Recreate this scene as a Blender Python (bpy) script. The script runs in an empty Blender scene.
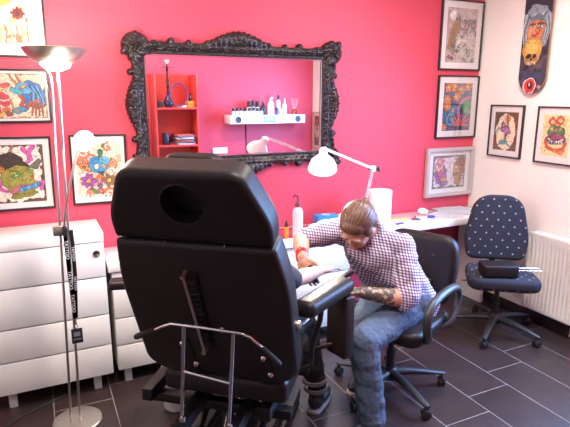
import bpy, bmesh, math, random
import numpy as np
from mathutils import Vector as V, Matrix, noise as mnoise
random.seed(7); rng = np.random.default_rng(5)
S = bpy.context.scene; C = S.collection
PI = math.pi

# ------------------------------------------------------------------ materials
def lin(c):
    return tuple(((x/12.92) if x <= .04045 else ((x+.055)/1.055)**2.4) for x in c)
def hexc(h):
    return lin(tuple(int(h[i:i+2], 16)/255 for i in (0, 2, 4)))
class NT:
    def __init__(s, name):
        s.m = bpy.data.materials.new(name); s.m.use_nodes = True
        s.t = s.m.node_tree; s.b = s.t.nodes['Principled BSDF']; s.out = s.t.nodes['Material Output']
    def n(s, k, **kw):
        x = s.t.nodes.new(k)
        for a, v in kw.items(): setattr(x, a, v)
        return x
    def l(s, a, b): s.t.links.new(a, b)
    def math(s, op, a, b=None, c=None):
        x = s.n('ShaderNodeMath', operation=op)
        for i, v in enumerate((a, b, c)):
            if v is None: continue
            if hasattr(v, 'default_value') or hasattr(v, 'is_linked'): s.l(v, x.inputs[i])
            else: x.inputs[i].default_value = v
        return x.outputs[0]
    def mix(s, f, a, b):
        x = s.n('ShaderNodeMix', data_type='RGBA')
        for i, v in ((0, f), (6, a), (7, b)):
            if hasattr(v, 'is_linked'): s.l(v, x.inputs[i])
            elif i == 0: x.inputs[0].default_value = v
            else: x.inputs[i].default_value = (*v, 1)
        return x.outputs[2]
    def obj(s): return s.n('ShaderNodeTexCoord').outputs['Object']
    def noise(s, scale, detail=3, vec=None, out='Fac'):
        x = s.n('ShaderNodeTexNoise'); x.inputs['Scale'].default_value = scale; x.inputs['Detail'].default_value = detail
        s.l(vec if vec is not None else s.obj(), x.inputs['Vector']); return x.outputs[out]
    def bump(s, h, st, dist=.002):
        x = s.n('ShaderNodeBump'); x.inputs['Strength'].default_value = st; x.inputs['Distance'].default_value = dist
        s.l(h, x.inputs['Height']); s.l(x.outputs[0], s.b.inputs['Normal'])
def mat(name, col, rough=.5, metal=0, var=.06, vscale=12, bump=0, bscale=150, spec=.5, coat=0, emit=None, es=0):
    t = NT(name); b = t.b
    c = col if not isinstance(col, str) else hexc(col)
    if var:
        f = t.noise(vscale)
        d = tuple(x*(1-var) for x in c); e = tuple(min(1, x*(1+var)) for x in c)
        t.l(t.mix(f, d, e), b.inputs['Base Color'])
    else: b.inputs['Base Color'].default_value = (*c, 1)
    b.inputs['Roughness'].default_value = rough; b.inputs['Metallic'].default_value = metal
    b.inputs['Specular IOR Level'].default_value = spec; b.inputs['Coat Weight'].default_value = coat
    if bump: t.bump(t.noise(bscale, 4), bump)
    if es:
        b.inputs['Emission Color'].default_value = (*(emit or c), 1); b.inputs['Emission Strength'].default_value = es
    return t.m

PINK = mat('pink_wall_paint', (.60, .058, .10), .55, var=.04, vscale=3, bump=.5, bscale=60)
CREAM = mat('cream_wall_paint', (.80, .74, .68), .6, var=.03, vscale=3, bump=.3, bscale=70)
CEIL = mat('white_ceiling_paint', (.8, .78, .76), .8, bump=.2)
WHITE = mat('white_lacquer', (.80, .78, .75), .32, var=.02, coat=.15)
WHITEG = mat('glossy_white_desktop', (.82, .80, .79), .1, var=.02, coat=.5)
GREYLEG = mat('grey_foot_plastic', (.55, .54, .52), .4)
BLKBASE = mat('dark_skirting', (.025, .018, .018), .35)
VINYL = mat('black_vinyl', (.018, .013, .013), .42, var=.1, bump=.25, bscale=300, spec=.35)
VINYLS = mat('smooth_black_vinyl', (.015, .011, .011), .44, var=.1, bump=.15, bscale=200, spec=.25)
DARKFACE = mat('matt_black_liner', (.012, .009, .009), .7)
BLKMET = mat('black_powder_steel', (.009, .008, .008), .42, 0, spec=.4)
BLKPLA = mat('black_plastic', (.022, .022, .024), .42, bump=.15, bscale=400)
GRYPLA = mat('charcoal_plastic', (.030, .032, .034), .42, bump=.15, bscale=400)
RUBBER = mat('black_rubber', (.015, .015, .015), .75, bump=.4, bscale=250)
CHROME = mat('chrome', (.78, .76, .74), .16, 1, var=.02)
STEEL = mat('brushed_steel', (.62, .57, .52), .32, 1, var=.05, bump=.05)
def bronze():
    t = NT('blackened_gilding'); f = t.math('GREATER_THAN', t.noise(110, 2), .66)
    t.l(t.mix(f, (.020, .013, .013), (.22, .18, .16)), t.b.inputs['Base Color']); t.b.inputs['Metallic'].default_value = .3
    t.b.inputs['Roughness'].default_value = .25; t.b.inputs['Specular IOR Level'].default_value = .6; t.bump(t.noise(150, 3), .6, .003); return t.m
BRONZE = bronze()
BEVEL = mat('mirror_bevel', (.7, .68, .7), .1, 1, var=0)
MIRROR = mat('mirror_silver', (.93, .93, .93), .005, 1, var=0)
FRAMEB = mat('black_picture_frame', (.02, .018, .018), .35)
FRAMES = mat('silver_picture_frame', (.50, .47, .45), .4, .3)
MATB = mat('white_mat_board', (.80, .77, .74), .7, var=.01)
RAD = mat('radiator_enamel', (.78, .75, .68), .3, var=.01)
RED = mat('red_plastic', (.65, .02, .02), .4)
REDSH = mat('orange_red_lacquer', (.58, .045, .04), .4)
PAPER = mat('white_paper', (.84, .83, .83), .8, var=.02, bump=.2, bscale=60)
TISSUE = mat('paper_towel', (.86, .85, .83), .9, bump=.6, bscale=120)
BLUEBOX = mat('blue_card', (.03, .28, .75), .45, var=.2, vscale=25)
BLUEPL = mat('blue_plastic', (.03, .08, .5), .4)
YELLOW = mat('yellow_card', (.75, .55, .08), .5)
HAIR = mat('brown_hair', (.12, .058, .038), .4, var=.55, vscale=50, bump=.7, bscale=90)
DHAIR = mat('dark_hair', (.02, .014, .012), .5, bump=.6, bscale=90)
EYEW = mat('eye_white', (.8, .78, .75), .2); EYED = mat('eye_iris', (.05, .03, .02), .15)
BLKTROU = mat('black_trousers', (.014, .015, .02), .8, bump=.5, bscale=80)
BLKSHIRT = mat('charcoal_shirt', (.03, .032, .04), .85, bump=.5, bscale=60)
GREYBAND = mat('grey_band', (.17, .16, .17), .7)
SHOE = mat('black_shoe', (.02, .02, .022), .45); SHOEB = mat('brown_shoe', (.10, .045, .03), .5)
SOLE = mat('shoe_sole', (.35, .33, .32), .7)
LANY = mat('black_webbing', (.012, .012, .02), .7); LTXT = mat('white_print', (.75, .75, .78), .6)
GLAZE = mat('dark_glaze', (.02, .018, .05), .25)
BINM = mat('grey_bin', (.52, .52, .50), .4)
ORANGE = mat('orange_ink', (.8, .25, .03), .3)
STONE = mat('sand_tan', (.5, .42, .33), .6)
PURPLE = mat('purple_hose', (.08, .03, .12), .5)
OAK = mat('oak_frame', (.5, .25, .18), .5)

def glassy(name, tint=(1, 1, 1), f=.12, rough=.03):
    t = NT(name); t.t.nodes.remove(t.b)
    tr = t.n('ShaderNodeBsdfTransparent'); tr.inputs[0].default_value = (*tint, 1)
    gl = t.n('ShaderNodeBsdfGlossy'); gl.inputs['Roughness'].default_value = rough
    fr = t.n('ShaderNodeFresnel'); fr.inputs[0].default_value = 1.45
    m = t.n('ShaderNodeMixShader'); k = t.math('MULTIPLY_ADD', fr.outputs[0], .8 if f > .1 else .3, f*.3)
    t.l(k, m.inputs[0]); t.l(tr.outputs[0], m.inputs[1]); t.l(gl.outputs[0], m.inputs[2]); t.l(m.outputs[0], t.out.inputs[0])
    return t.m
PANE = glassy('picture_glass', f=.02)
WGLASS = glassy('window_glass', f=.02)
CLEAR = mat('milky_plastic', (.85, .82, .84), .2, var=0); CLEAR.node_tree.nodes['Principled BSDF'].inputs['Alpha'].default_value = .6
CLEARO = glassy('amber_liquid', (.95, .5, .12), f=.4, rough=.08)

def emis(name, col, st):
    t = NT(name); t.b.inputs['Base Color'].default_value = (*col, 1)
    t.b.inputs['Emission Color'].default_value = (*col, 1); t.b.inputs['Emission Strength'].default_value = st
    return t.m
BULB = emis('warm_lamp_glass', (1, .90, .78), 30); BULBD = emis('desk_lamp_glass', (1, .93, .86), 30)
PANEL = emis('fill_diffuser', (1, .95, .9), 3)  # glow of the added fill panels

def floor_mat():
    t = NT('brown_floor_tiles'); o = t.obj()
    sx = t.n('ShaderNodeSeparateXYZ'); t.l(o, sx.inputs[0])
    W, L, G = .31, .65, .004
    u = t.math('DIVIDE', t.math('SUBTRACT', sx.outputs[0], -.05), W)
    row = t.math('FLOOR', u); fu = t.math('SUBTRACT', u, row)
    # joint positions along y read off the floor: each strip shifts by a third
    sh = t.math('MULTIPLY', row, .155)
    v = t.math('DIVIDE', t.math('SUBTRACT', t.math('SUBTRACT', sx.outputs[1], .880), sh), L)
    cell = t.math('FLOOR', v); fv = t.math('SUBTRACT', v, cell)
    du = t.math('MULTIPLY', t.math('MINIMUM', fu, t.math('SUBTRACT', 1, fu)), W)
    dv = t.math('MULTIPLY', t.math('MINIMUM', fv, t.math('SUBTRACT', 1, fv)), L)
    g = t.math('LESS_THAN', t.math('MINIMUM', du, dv), G/2)
    cid = t.n('ShaderNodeCombineXYZ'); t.l(row, cid.inputs[0]); t.l(cell, cid.inputs[1])
    wn = t.n('ShaderNodeTexWhiteNoise'); t.l(cid.outputs[0], wn.inputs[0])
    base = t.mix(t.noise(9, 5), (.022, .013, .013), (.044, .028, .027))
    base = t.mix(t.math('MULTIPLY', wn.outputs[0], .25), base, (.07, .045, .043))
    t.l(t.mix(g, base, (.30, .26, .25)), t.b.inputs['Base Color'])
    r = t.math('MULTIPLY_ADD', t.noise(30, 4), .14, .28); t.l(t.math('MULTIPLY_ADD', g, .3, r), t.b.inputs['Roughness'])
    t.bump(t.math('SUBTRACT', t.math('MULTIPLY', t.noise(40, 4), .15), g), .4, .0015)
    return t.m
FLOOR = floor_mat()

def shirt_mat():
    t = NT('purple_check_cotton'); o = t.obj()
    def dotp(v):
        x = t.n('ShaderNodeVectorMath', operation='DOT_PRODUCT'); t.l(o, x.inputs[0]); x.inputs[1].default_value = v; return x.outputs['Value']
    a = t.math('FRACT', t.math('DIVIDE', dotp((.22, .1, 1)), .0155)); b = t.math('FRACT', t.math('DIVIDE', dotp((1, -.25, .05)), .0155))
    la = t.math('LESS_THAN', a, .48); lb = t.math('LESS_THAN', b, .48)
    s = t.math('MULTIPLY', t.math('ADD', la, lb), .5)
    r = t.n('ShaderNodeValToRGB'); r.color_ramp.elements[0].color = (.72, .68, .74, 1); r.color_ramp.elements[1].color = (.07, .045, .12, 1)
    e = r.color_ramp.elements.new(.5); e.color = (.30, .22, .36, 1); t.l(s, r.inputs[0]); t.l(r.outputs[0], t.b.inputs['Base Color'])
    t.b.inputs['Roughness'].default_value = .85; t.bump(t.noise(22, 3), .7, .01); return t.m
SHIRT = shirt_mat()
def denim_mat():
    t = NT('faded_blue_denim')
    c = t.mix(t.noise(7, 4), (.035, .055, .10), (.14, .19, .27)); c = t.mix(t.noise(260, 2), c, (.06, .09, .145))
    t.l(c, t.b.inputs['Base Color']); t.b.inputs['Roughness'].default_value = .85; t.bump(t.noise(26, 3), .8, .012); return t.m
DENIM = denim_mat()
def skin_mat(name, col, tat=None):
    t = NT(name); o = t.obj(); c = t.mix(t.noise(20, 3), tuple(x*.88 for x in col), tuple(min(1, x*1.08) for x in col))
    if tat:
        p, r = tat; d = t.n('ShaderNodeVectorMath', operation='DISTANCE'); t.l(o, d.inputs[0]); d.inputs[1].default_value = p
        f = t.math('MULTIPLY', t.math('LESS_THAN', d.outputs['Value'], r), t.math('GREATER_THAN', t.noise(38, 3), .43))
        c = t.mix(f, c, (.085, .08, .062))
    t.l(c, t.b.inputs['Base Color']); t.b.inputs['Roughness'].default_value = .5
    t.b.inputs['Subsurface Weight'].default_value = .08; t.b.inputs['Subsurface Radius'].default_value = (.01, .004, .002)
    t.bump(t.noise(180, 3), .15); return t.m
def dot_mat():
    t = NT('navy_dotted_fabric'); o = t.n('ShaderNodeUVMap').outputs[0]
    sx = t.n('ShaderNodeSeparateXYZ'); t.l(o, sx.inputs[0]); P = .078
    def grid(ox, oy):
        a = t.math('DIVIDE', t.math('ADD', sx.outputs[0], ox), P); b = t.math('DIVIDE', t.math('ADD', sx.outputs[1], oy), P*1.3)
        fa = t.math('MULTIPLY', t.math('SUBTRACT', t.math('FRACT', a), .5), P); fb = t.math('MULTIPLY', t.math('SUBTRACT', t.math('FRACT', b), .5), P*1.3)
        return t.math('LESS_THAN', t.math('ADD', t.math('MULTIPLY', fa, fa), t.math('MULTIPLY', fb, fb)), .0062**2)
    d = t.math('MAXIMUM', grid(0, 0), grid(P/2, P*.65))
    base = t.mix(t.noise(300, 2), (.009, .009, .018), (.024, .023, .038))
    t.l(t.mix(d, base, (.36, .30, .30)), t.b.inputs['Base Color']); t.b.inputs['Roughness'].default_value = .9
    t.bump(t.noise(400, 2), .4); return t.m
DOTS = dot_mat()
def paint_mat():
    t = NT('painted_artwork'); a = t.n('ShaderNodeVertexColor', layer_name='Col')
    t.l(a.outputs[0], t.b.inputs['Base Color']); t.b.inputs['Roughness'].default_value = .45; return t.m
PAINT = paint_mat()

# ------------------------------------------------------------------ mesh builder
class M:
    def __init__(s): s.b = bmesh.new()
    def _add(s, fn, mtx=None, **kw):
        n = len(s.b.verts); r = fn(s.b, **kw)
        return r
    def box(s, c, sz, rot=None, bev=0, seg=2):
        t = bmesh.new(); bmesh.ops.create_cube(t, size=1); bmesh.ops.scale(t, vec=sz, verts=t.verts)
        if bev: bmesh.ops.bevel(t, geom=t.edges[:], offset=bev, segments=seg, affect='EDGES', profile=.5)
        m = Matrix.Translation(V(c))
        if rot is not None: m = m @ (rot.to_4x4() if hasattr(rot, 'to_4x4') else Matrix.Rotation(rot, 4, 'Z'))
        t.transform(m); s.merge(t); return s
    def merge(s, t):
        me = bpy.data.meshes.new('tmp'); t.to_mesh(me); t.free(); s.b.from_mesh(me); bpy.data.meshes.remove(me)
    def cyl(s, a, b, r, r2=None, seg=20, cap=True):
        a, b = V(a), V(b); d = b-a; r2 = r if r2 is None else r2
        t = bmesh.new(); bmesh.ops.create_cone(t, cap_ends=cap, segments=seg, radius1=r, radius2=r2, depth=d.length)
        t.transform(Matrix.Translation((a+b)/2) @ d.to_track_quat('Z', 'Y').to_matrix().to_4x4()); s.merge(t); return s
    def ell(s, c, r, rot=None, seg=24):
        t = bmesh.new(); bmesh.ops.create_uvsphere(t, u_segments=seg, v_segments=max(8, seg//2), radius=1)
        if not hasattr(r, '__len__'): r = (r, r, r)
        m = Matrix.Translation(V(c))
        if rot is not None: m = m @ rot.to_4x4()
        t.transform(m @ Matrix.Diagonal((*r, 1))); s.merge(t); return s
    def cap(s, a, b, ra, rb, seg=14):
        t = bmesh.new()
        for c, r in ((a, ra), (b, rb)):
            u = bmesh.new(); bmesh.ops.create_uvsphere(u, u_segments=seg, v_segments=10, radius=r); u.transform(Matrix.Translation(V(c)))
            me = bpy.data.meshes.new('t'); u.to_mesh(me); u.free(); t.from_mesh(me); bpy.data.meshes.remove(me)
        h = bmesh.ops.convex_hull(t, input=t.verts[:])
        bmesh.ops.delete(t, geom=list(set(h['geom_interior']+[v for v in t.verts if not v.link_faces])), context='VERTS') if h['geom_interior'] else None
        s.merge(t); return s
    def tube(s, pts, r, seg=10, closed=False, flat=1.0):
        pts = [V(p) for p in pts]; n = len(pts); rs = r if hasattr(r, '__len__') else [r]*n; rings = []; up = None
        for i, p in enumerate(pts):
            if closed: d = pts[(i+1) % n]-pts[i-1]
            else: d = pts[min(i+1, n-1)]-pts[max(i-1, 0)]
            d.normalize()
            if up is None: up = d.orthogonal().normalized() if abs(d.z) > .9 else V((0, 0, 1))
            x = d.cross(up).normalized(); up = x.cross(d).normalized()
            rings.append([s.b.verts.new(p+(x*math.cos(k*2*PI/seg)+up*math.sin(k*2*PI/seg)*flat)*rs[i]) for k in range(seg)])
        for i in range(n if closed else n-1):
            A, B = rings[i], rings[(i+1) % n]
            for k in range(seg): s.b.faces.new((A[k], A[(k+1) % seg], B[(k+1) % seg], B[k]))
        if not closed:
            s.b.faces.new(rings[0][::-1]); s.b.faces.new(rings[-1])
        return s
    def lathe(s, prof, c=(0, 0, 0), seg=32, axis=None):
        rings = []; m = Matrix.Translation(V(c))
        if axis is not None: m = m @ V(axis).to_track_quat('Z', 'Y').to_matrix().to_4x4()
        for r, z in prof:
            if r < 1e-6: rings.append([s.b.verts.new(m @ V((0, 0, z)))])
            else: rings.append([s.b.verts.new(m @ V((r*math.cos(k*2*PI/seg), r*math.sin(k*2*PI/seg), z))) for k in range(seg)])
        for A, B in zip(rings, rings[1:]):
            for k in range(seg):
                q = [A[k % len(A)], A[(k+1) % len(A)], B[(k+1) % len(B)], B[k % len(B)]]
                q = list(dict.fromkeys(q))
                if len(q) > 2: s.b.faces.new(q)
        return s
    def prism(s, out, d0, d1, mtx, bev=0, seg=3):
        """convex outline (x,y) from z=d0 to z=d1 with rounded rims, placed with mtx"""
        o = []
        for p in out:
            if not o or (V(p)-o[-1]).length > 1e-4: o.append(V(p))
        if (o[0]-o[-1]).length < 1e-4: o.pop()
        n = len(o); ar = sum(o[i].x*o[(i+1) % n].y-o[(i+1) % n].x*o[i].y for i in range(n))
        if ar < 0: o.reverse()
        nr = []
        for i in range(n):
            a = (o[i]-o[i-1]).normalized(); b = (o[(i+1) % n]-o[i]).normalized(); q = V((-a.y-b.y, a.x+b.x)).normalized(); nr.append(q/max(.6, q.dot(V((-b.y, b.x)))))
        lo, hi = min(d0, d1), max(d0, d1); lay = []
        if bev:
            for k in range(seg+1): a = k/seg*PI/2; lay.append((bev*(1-math.sin(a)), lo+bev*(1-math.cos(a))))
            for k in range(seg, -1, -1): a = k/seg*PI/2; lay.append((bev*(1-math.sin(a)), hi-bev*(1-math.cos(a))))
        else: lay = [(0, lo), (0, hi)]
        t = bmesh.new(); rings = [[t.verts.new((p.x+q.x*ins, p.y+q.y*ins, z)) for p, q in zip(o, nr)] for ins, z in lay]
        t.faces.new(rings[0][::-1]); t.faces.new(rings[-1])
        for A, B in zip(rings, rings[1:]):
            for i in range(n): t.faces.new((A[i], A[(i+1) % n], B[(i+1) % n], B[i]))
        t.transform(mtx); s.merge(t); return s
    def build(s, name, m, parent=None, sharp=40, world=None):
        b = s.b; bmesh.ops.recalc_face_normals(b, faces=b.faces)
        if world is not None: b.transform(world.inverted())
        for f in b.faces: f.smooth = True
        for e in b.edges:
            if len(e.link_faces) == 2 and e.calc_face_angle(0) > math.radians(sharp): e.smooth = False
        me = bpy.data.meshes.new(name); b.to_mesh(me); b.free()
        o = bpy.data.objects.new(name, me); C.objects.link(o)
        if m: me.materials.append(m)
        if parent is not None: o.parent = parent
        return o
def round_poly(pts, r, seg=5):
    out = []; n = len(pts)
    for i in range(n):
        p = V(pts[i]); a = V(pts[i-1]); c = V(pts[(i+1) % n]); rr = r[i] if hasattr(r, '__len__') else r
        u = (a-p).normalized(); w = (c-p).normalized(); rr = min(rr, .46*(a-p).length, .46*(c-p).length)
        p0, p1 = p+u*rr, p+w*rr
        for k in range(seg+1):
            t = k/seg; out.append(tuple(p0*(1-t)**2+p*2*t*(1-t)+p1*t*t))
    return out
def bake(o):
    dg = bpy.context.evaluated_depsgraph_get(); dg.update()
    me = bpy.data.meshes.new_from_object(o.evaluated_get(dg), depsgraph=dg); o.modifiers.clear(); o.data = me; me.name = o.name
    for p in me.polygons: p.use_smooth = True
    return o
def fuse(o, vox, smooth=4, fac=.5):
    r = o.modifiers.new('r', 'REMESH'); r.mode = 'VOXEL'; r.voxel_size = vox
    if smooth: k = o.modifiers.new('s', 'SMOOTH'); k.iterations = smooth; k.factor = fac
    return bake(o)
def ripple(o, fn):
    n = len(o.data.vertices); co = np.empty(n*3, np.float32); nn = np.empty(n*3, np.float32)
    o.data.vertices.foreach_get('co', co); o.data.vertex_normals.foreach_get('vector', nn)
    co = co.reshape(-1, 3); nn = nn.reshape(-1, 3); out = [fn(V(c), V(k)) for c, k in zip(co.tolist(), nn.tolist())]
    o.data.vertices.foreach_set('co', np.array([tuple(c) for c in out], np.float32).ravel()); o.data.update()
def thing(name, label, cat, loc=(0, 0, 0), rz=0, group=None):
    o = bpy.data.objects.new(name, None); C.objects.link(o); o.location = loc; o.rotation_euler = (0, 0, rz)
    o.empty_display_size = .1; o['label'] = label; o['category'] = cat
    if group: o['group'] = group
    bpy.context.view_layer.update(); return o
def tag(o, label, cat, group=None):
    o['label'] = label; o['category'] = cat
    if group: o['group'] = group
    return o
def struct(o): o['kind'] = 'structure'; return o
def rebase(o, p):
    """put the origin of a one-mesh thing at p without moving its mesh"""
    o.data.transform(Matrix.Translation(-V(p))); o.location = V(p); return o
def copy_tree(o, parent=None):
    c = o.copy(); C.objects.link(c); c.parent = parent
    for ch in [x for x in bpy.data.objects if x.parent == o and x != c]: copy_tree(ch, c)
    return c

# ------------------------------------------------------------------ room
WX, WY = 3.353, 3.306; ZC = 2.72; XL, YB = -1.7, -1.6; PY = .37; PX = 1.12
struct(M().box(((WX+XL)/2, (WY+YB)/2, -.05), (WX-XL+.4, WY-YB+.4, .1)).build('floor', FLOOR))
struct(M().box(((WX+XL)/2, (WY+YB)/2, ZC+.05), (WX-XL+.4, WY-YB+.4, .1)).build('ceiling', CEIL))
struct(M().box(((WX+XL)/2, WY+.05, ZC/2), (WX-XL+.2, .1, ZC)).build('wall_back', PINK))
struct(M().box((XL-.05, (WY+YB)/2, ZC/2), (.1, WY-YB+.2, ZC)).build('wall_left', CREAM))
struct(M().box(((WX+XL)/2, YB-.05, ZC/2), (WX-XL+.2, .1, ZC)).build('wall_front', CREAM))
struct(M().box(((WX+PX)/2, PY-.06, ZC/2), (WX-PX, .12, ZC)).build('wall_partition', PINK))
# right wall with a window opening above the radiator
DY0, DY1, DB, DZ = 1.10, 2.22, .84, 2.15
w = M()
w.box((WX+.06, (YB+DY0)/2, ZC/2), (.12, DY0-YB, ZC)); w.box((WX+.06, (DY1+WY)/2, ZC/2), (.12, WY-DY1, ZC))
w.box((WX+.06, (DY0+DY1)/2, (DZ+ZC)/2), (.12, DY1-DY0, ZC-DZ)); w.box((WX+.06, (DY0+DY1)/2, DB/2), (.12, DY1-DY0, DB)); struct(w.build('wall_right', CREAM))
d = thing('window_1', '', '', (WX+.07, (DY0+DY1)/2, DB)); del d['label']; del d['category']; struct(d)
hw = (DY1-DY0)/2; hh_w = DZ-DB
f = M()
for y in (-hw+.03, hw-.03): f.box((0, y, hh_w/2), (.05, .056, hh_w-.004), bev=.004)
for z in (.03, hh_w-.03): f.box((0, 0, z), (.05, 2*hw-.12, .056), bev=.004)
f.build('window_frame', WHITE, d); M().box((0, 0, hh_w/2), (.006, 2*hw-.125, hh_w-.125)).build('pane', WGLASS, d)
M().box((-.045, 0, -.002), (.09, 2*hw-.01, .02), bev=.004).build('window_sill', WHITE, d)
struct(M().box(((WX+.29)/2, WY-.007, .04), (WX-.29-.03, .012, .078), bev=.002).build('baseboard_back', BLKBASE))
struct(M().box((WX-.007, (DY1+WY)/2, .04), (.012, WY-DY1-.03, .078), bev=.002).build('baseboard_right', BLKBASE))

# fill panels under the ceiling: unseen, added only to brighten the room
for i, (x, y) in enumerate(((.9, 1.2), (2.3, 2.0))):
    t = thing('fill_panel', ('added square fill panel nearer the doorway' if i == 0 else 'added square fill panel over the tattooing corner'), 'added fill light', (x, y, ZC-.06))
    M().box((0, 0, .029), (.62, .62, .056), bev=.006).build('housing', WHITE, t); M().box((0, 0, -.004), (.56, .56, .008)).build('diffuser', PANEL, t)

# ------------------------------------------------------------------ painter: a colour grid for each print
class Art:
    def __init__(s, w, h, bg, nx=120):
        s.w, s.h = w, h; s.nx = nx; s.ny = int(nx*h/w); s.A = h/w
        u, v = np.meshgrid((np.arange(s.nx)+.5)/s.nx, (np.arange(s.ny)+.5)/s.nx); s.u, s.v = u, v
        s.c = np.zeros((s.ny, s.nx, 3)); s.c[:] = s.hx(bg)
        s.vs = 1.0; s.wn = s.noise(9)*.03; s.wm = s.noise(9)*.03
    def hx(s, h): return np.array([int(h[i:i+2], 16)/255 for i in (0, 2, 4)]) if isinstance(h, str) else np.array(h)
    def noise(s, k):
        g = rng.random((int(k*s.A)+3, k+3))*2-1; x = s.u*k; y = s.v*k; i = np.minimum(x.astype(int), k+1); j = np.minimum(y.astype(int), g.shape[0]-2)
        fx, fy = x-i, y-j; fx = fx*fx*(3-2*fx); fy = fy*fy*(3-2*fy)
        return (g[j, i]*(1-fx)+g[j, i+1]*fx)*(1-fy)+(g[j+1, i]*(1-fx)+g[j+1, i+1]*fx)*fy
    def put(s, d, col, edge=None, et=.012):      # d signed distance
        if edge is not None: s.c[d < et] = s.hx(edge)
        m = d < 0; s.c[m] = s.hx(col); return s
    def ell(s, x, y, rx, ry, col, a=0, edge='30221e', wob=1, et=.007):
        y *= s.A*s.vs; a = math.radians(a); U = s.u-x+s.wn*wob; W = s.v-y+s.wm*wob
        p = U*math.cos(a)+W*math.sin(a); q = -U*math.sin(a)+W*math.cos(a)
        return s.put((np.sqrt((p/rx)**2+(q/ry)**2)-1)*min(rx, ry), col, edge, et)
    def line(s, pts, th, col, edge=None, et=.006, taper=0):
        d = np.full(s.u.shape, 9.); n = len(pts)-1
        for i in range(n):
            (x0, y0), (x1, y1) = pts[i], pts[i+1]; y0 *= s.A*s.vs; y1 *= s.A*s.vs; L = (x1-x0)**2+(y1-y0)**2+1e-9
            t = np.clip(((s.u-x0)*(x1-x0)+(s.v-y0)*(y1-y0))/L, 0, 1)
            d = np.minimum(d, np.hypot(s.u-x0-t*(x1-x0), s.v-y0-t*(y1-y0))-th*(1-taper*(i+t)/n))
        return s.put(d, col, edge, et)
    def poly(s, pts, col, edge='30221e'):
        ins = np.zeros(s.u.shape, bool); dd = np.full(s.u.shape, 9.); n = len(pts)
        for i in range(n):
            (x0, y0), (x1, y1) = pts[i], pts[(i+1) % n]; y0 *= s.A*s.vs; y1 *= s.A*s.vs
            with np.errstate(divide='ignore', invalid='ignore'):
                ins ^= ((y0 > s.v) != (y1 > s.v)) & (s.u < (x1-x0)*(s.v-y0)/(y1-y0+1e-12)+x0)
            L = (x1-x0)**2+(y1-y0)**2+1e-9; t = np.clip(((s.u-x0)*(x1-x0)+(s.v-y0)*(y1-y0))/L, 0, 1)
            dd = np.minimum(dd, np.hypot(s.u-x0-t*(x1-x0), s.v-y0-t*(y1-y0)))
        return s.put(np.where(ins, -dd, dd), col, edge)
    def spiral(s, x, y, r, col, turns=1.6, th=.018, a0=0, edge=None):
        return s.line([(x+r*(1-k/26)*math.cos(a0+k/26*turns*2*PI), y+r*(1-k/26)*math.sin(a0+k/26*turns*2*PI)/s.A) for k in range(26)], th, col, edge, taper=.5)
    def scatter(s, n, cols, x0, x1, y0, y1, r0, r1, edge=None):
        for _ in range(n):
            s.ell(rng.uniform(x0, x1), rng.uniform(y0, y1), rng.uniform(r0, r1), rng.uniform(r0, r1)*.7, cols[rng.integers(len(cols))], rng.uniform(0, 180), edge, et=.006)
        return s
    def flower(s, x, y, r, col, mid, n=7, edge='5a2430'):
        for k in range(n): a = k*2*PI/n; s.ell(x+.6*r*math.cos(a), y+.6*r*math.sin(a)/s.A, r*.5, r*.32, col, math.degrees(a), edge)
        return s.ell(x, y, r*.35, r*.35, mid, edge=edge)
    def border(s, col, t=.03, rag=.02):
        d = np.minimum(np.minimum(s.u, 1-s.u), np.minimum(s.v, s.A-s.v))+s.noise(14)*rag
        s.c[d < t] = s.hx(col); return s
    def grain(s, a=.06):
        k = (np.abs(s.noise(9)+.35*s.noise(22)) < .055)|(np.abs(s.noise(13)) < .03); s.c[k] *= .66; s.c = np.clip(s.c*(1+a*s.noise(30)[..., None])+a*.5*s.noise(14)[..., None], 0, 1); return s
    def mesh(s, name, parent, place, maskfn=None):
        """place(u,v) -> local coordinates of the face grid"""
        ny, nx = s.ny, s.nx; vs = [place(i/nx, j/ny) for j in range(ny+1) for i in range(nx+1)]
        fs = []; cs = []
        for j in range(ny):
            for i in range(nx):
                if maskfn and not maskfn((i+.5)/nx, (j+.5)/ny): continue
                a = j*(nx+1)+i; fs.append((a, a+1, a+nx+2, a+nx+1)); cs.append(s.c[j, i])
        me = bpy.data.meshes.new(name); me.from_pydata(vs, [], fs); cs = np.array(cs)*.92+.06; cs = np.where(cs <= .04045, cs/12.92, ((cs+.055)/1.055)**2.4)
        at = me.color_attributes.new('Col', 'FLOAT_COLOR', 'CORNER'); buf = np.ones((len(fs), 4, 4), np.float32); buf[:, :, :3] = cs[:, None, :]
        at.data.foreach_set('color', buf.ravel()); me.materials.append(PAINT)
        o = bpy.data.objects.new(name, me); C.objects.link(o); o.parent = parent; return o

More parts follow.
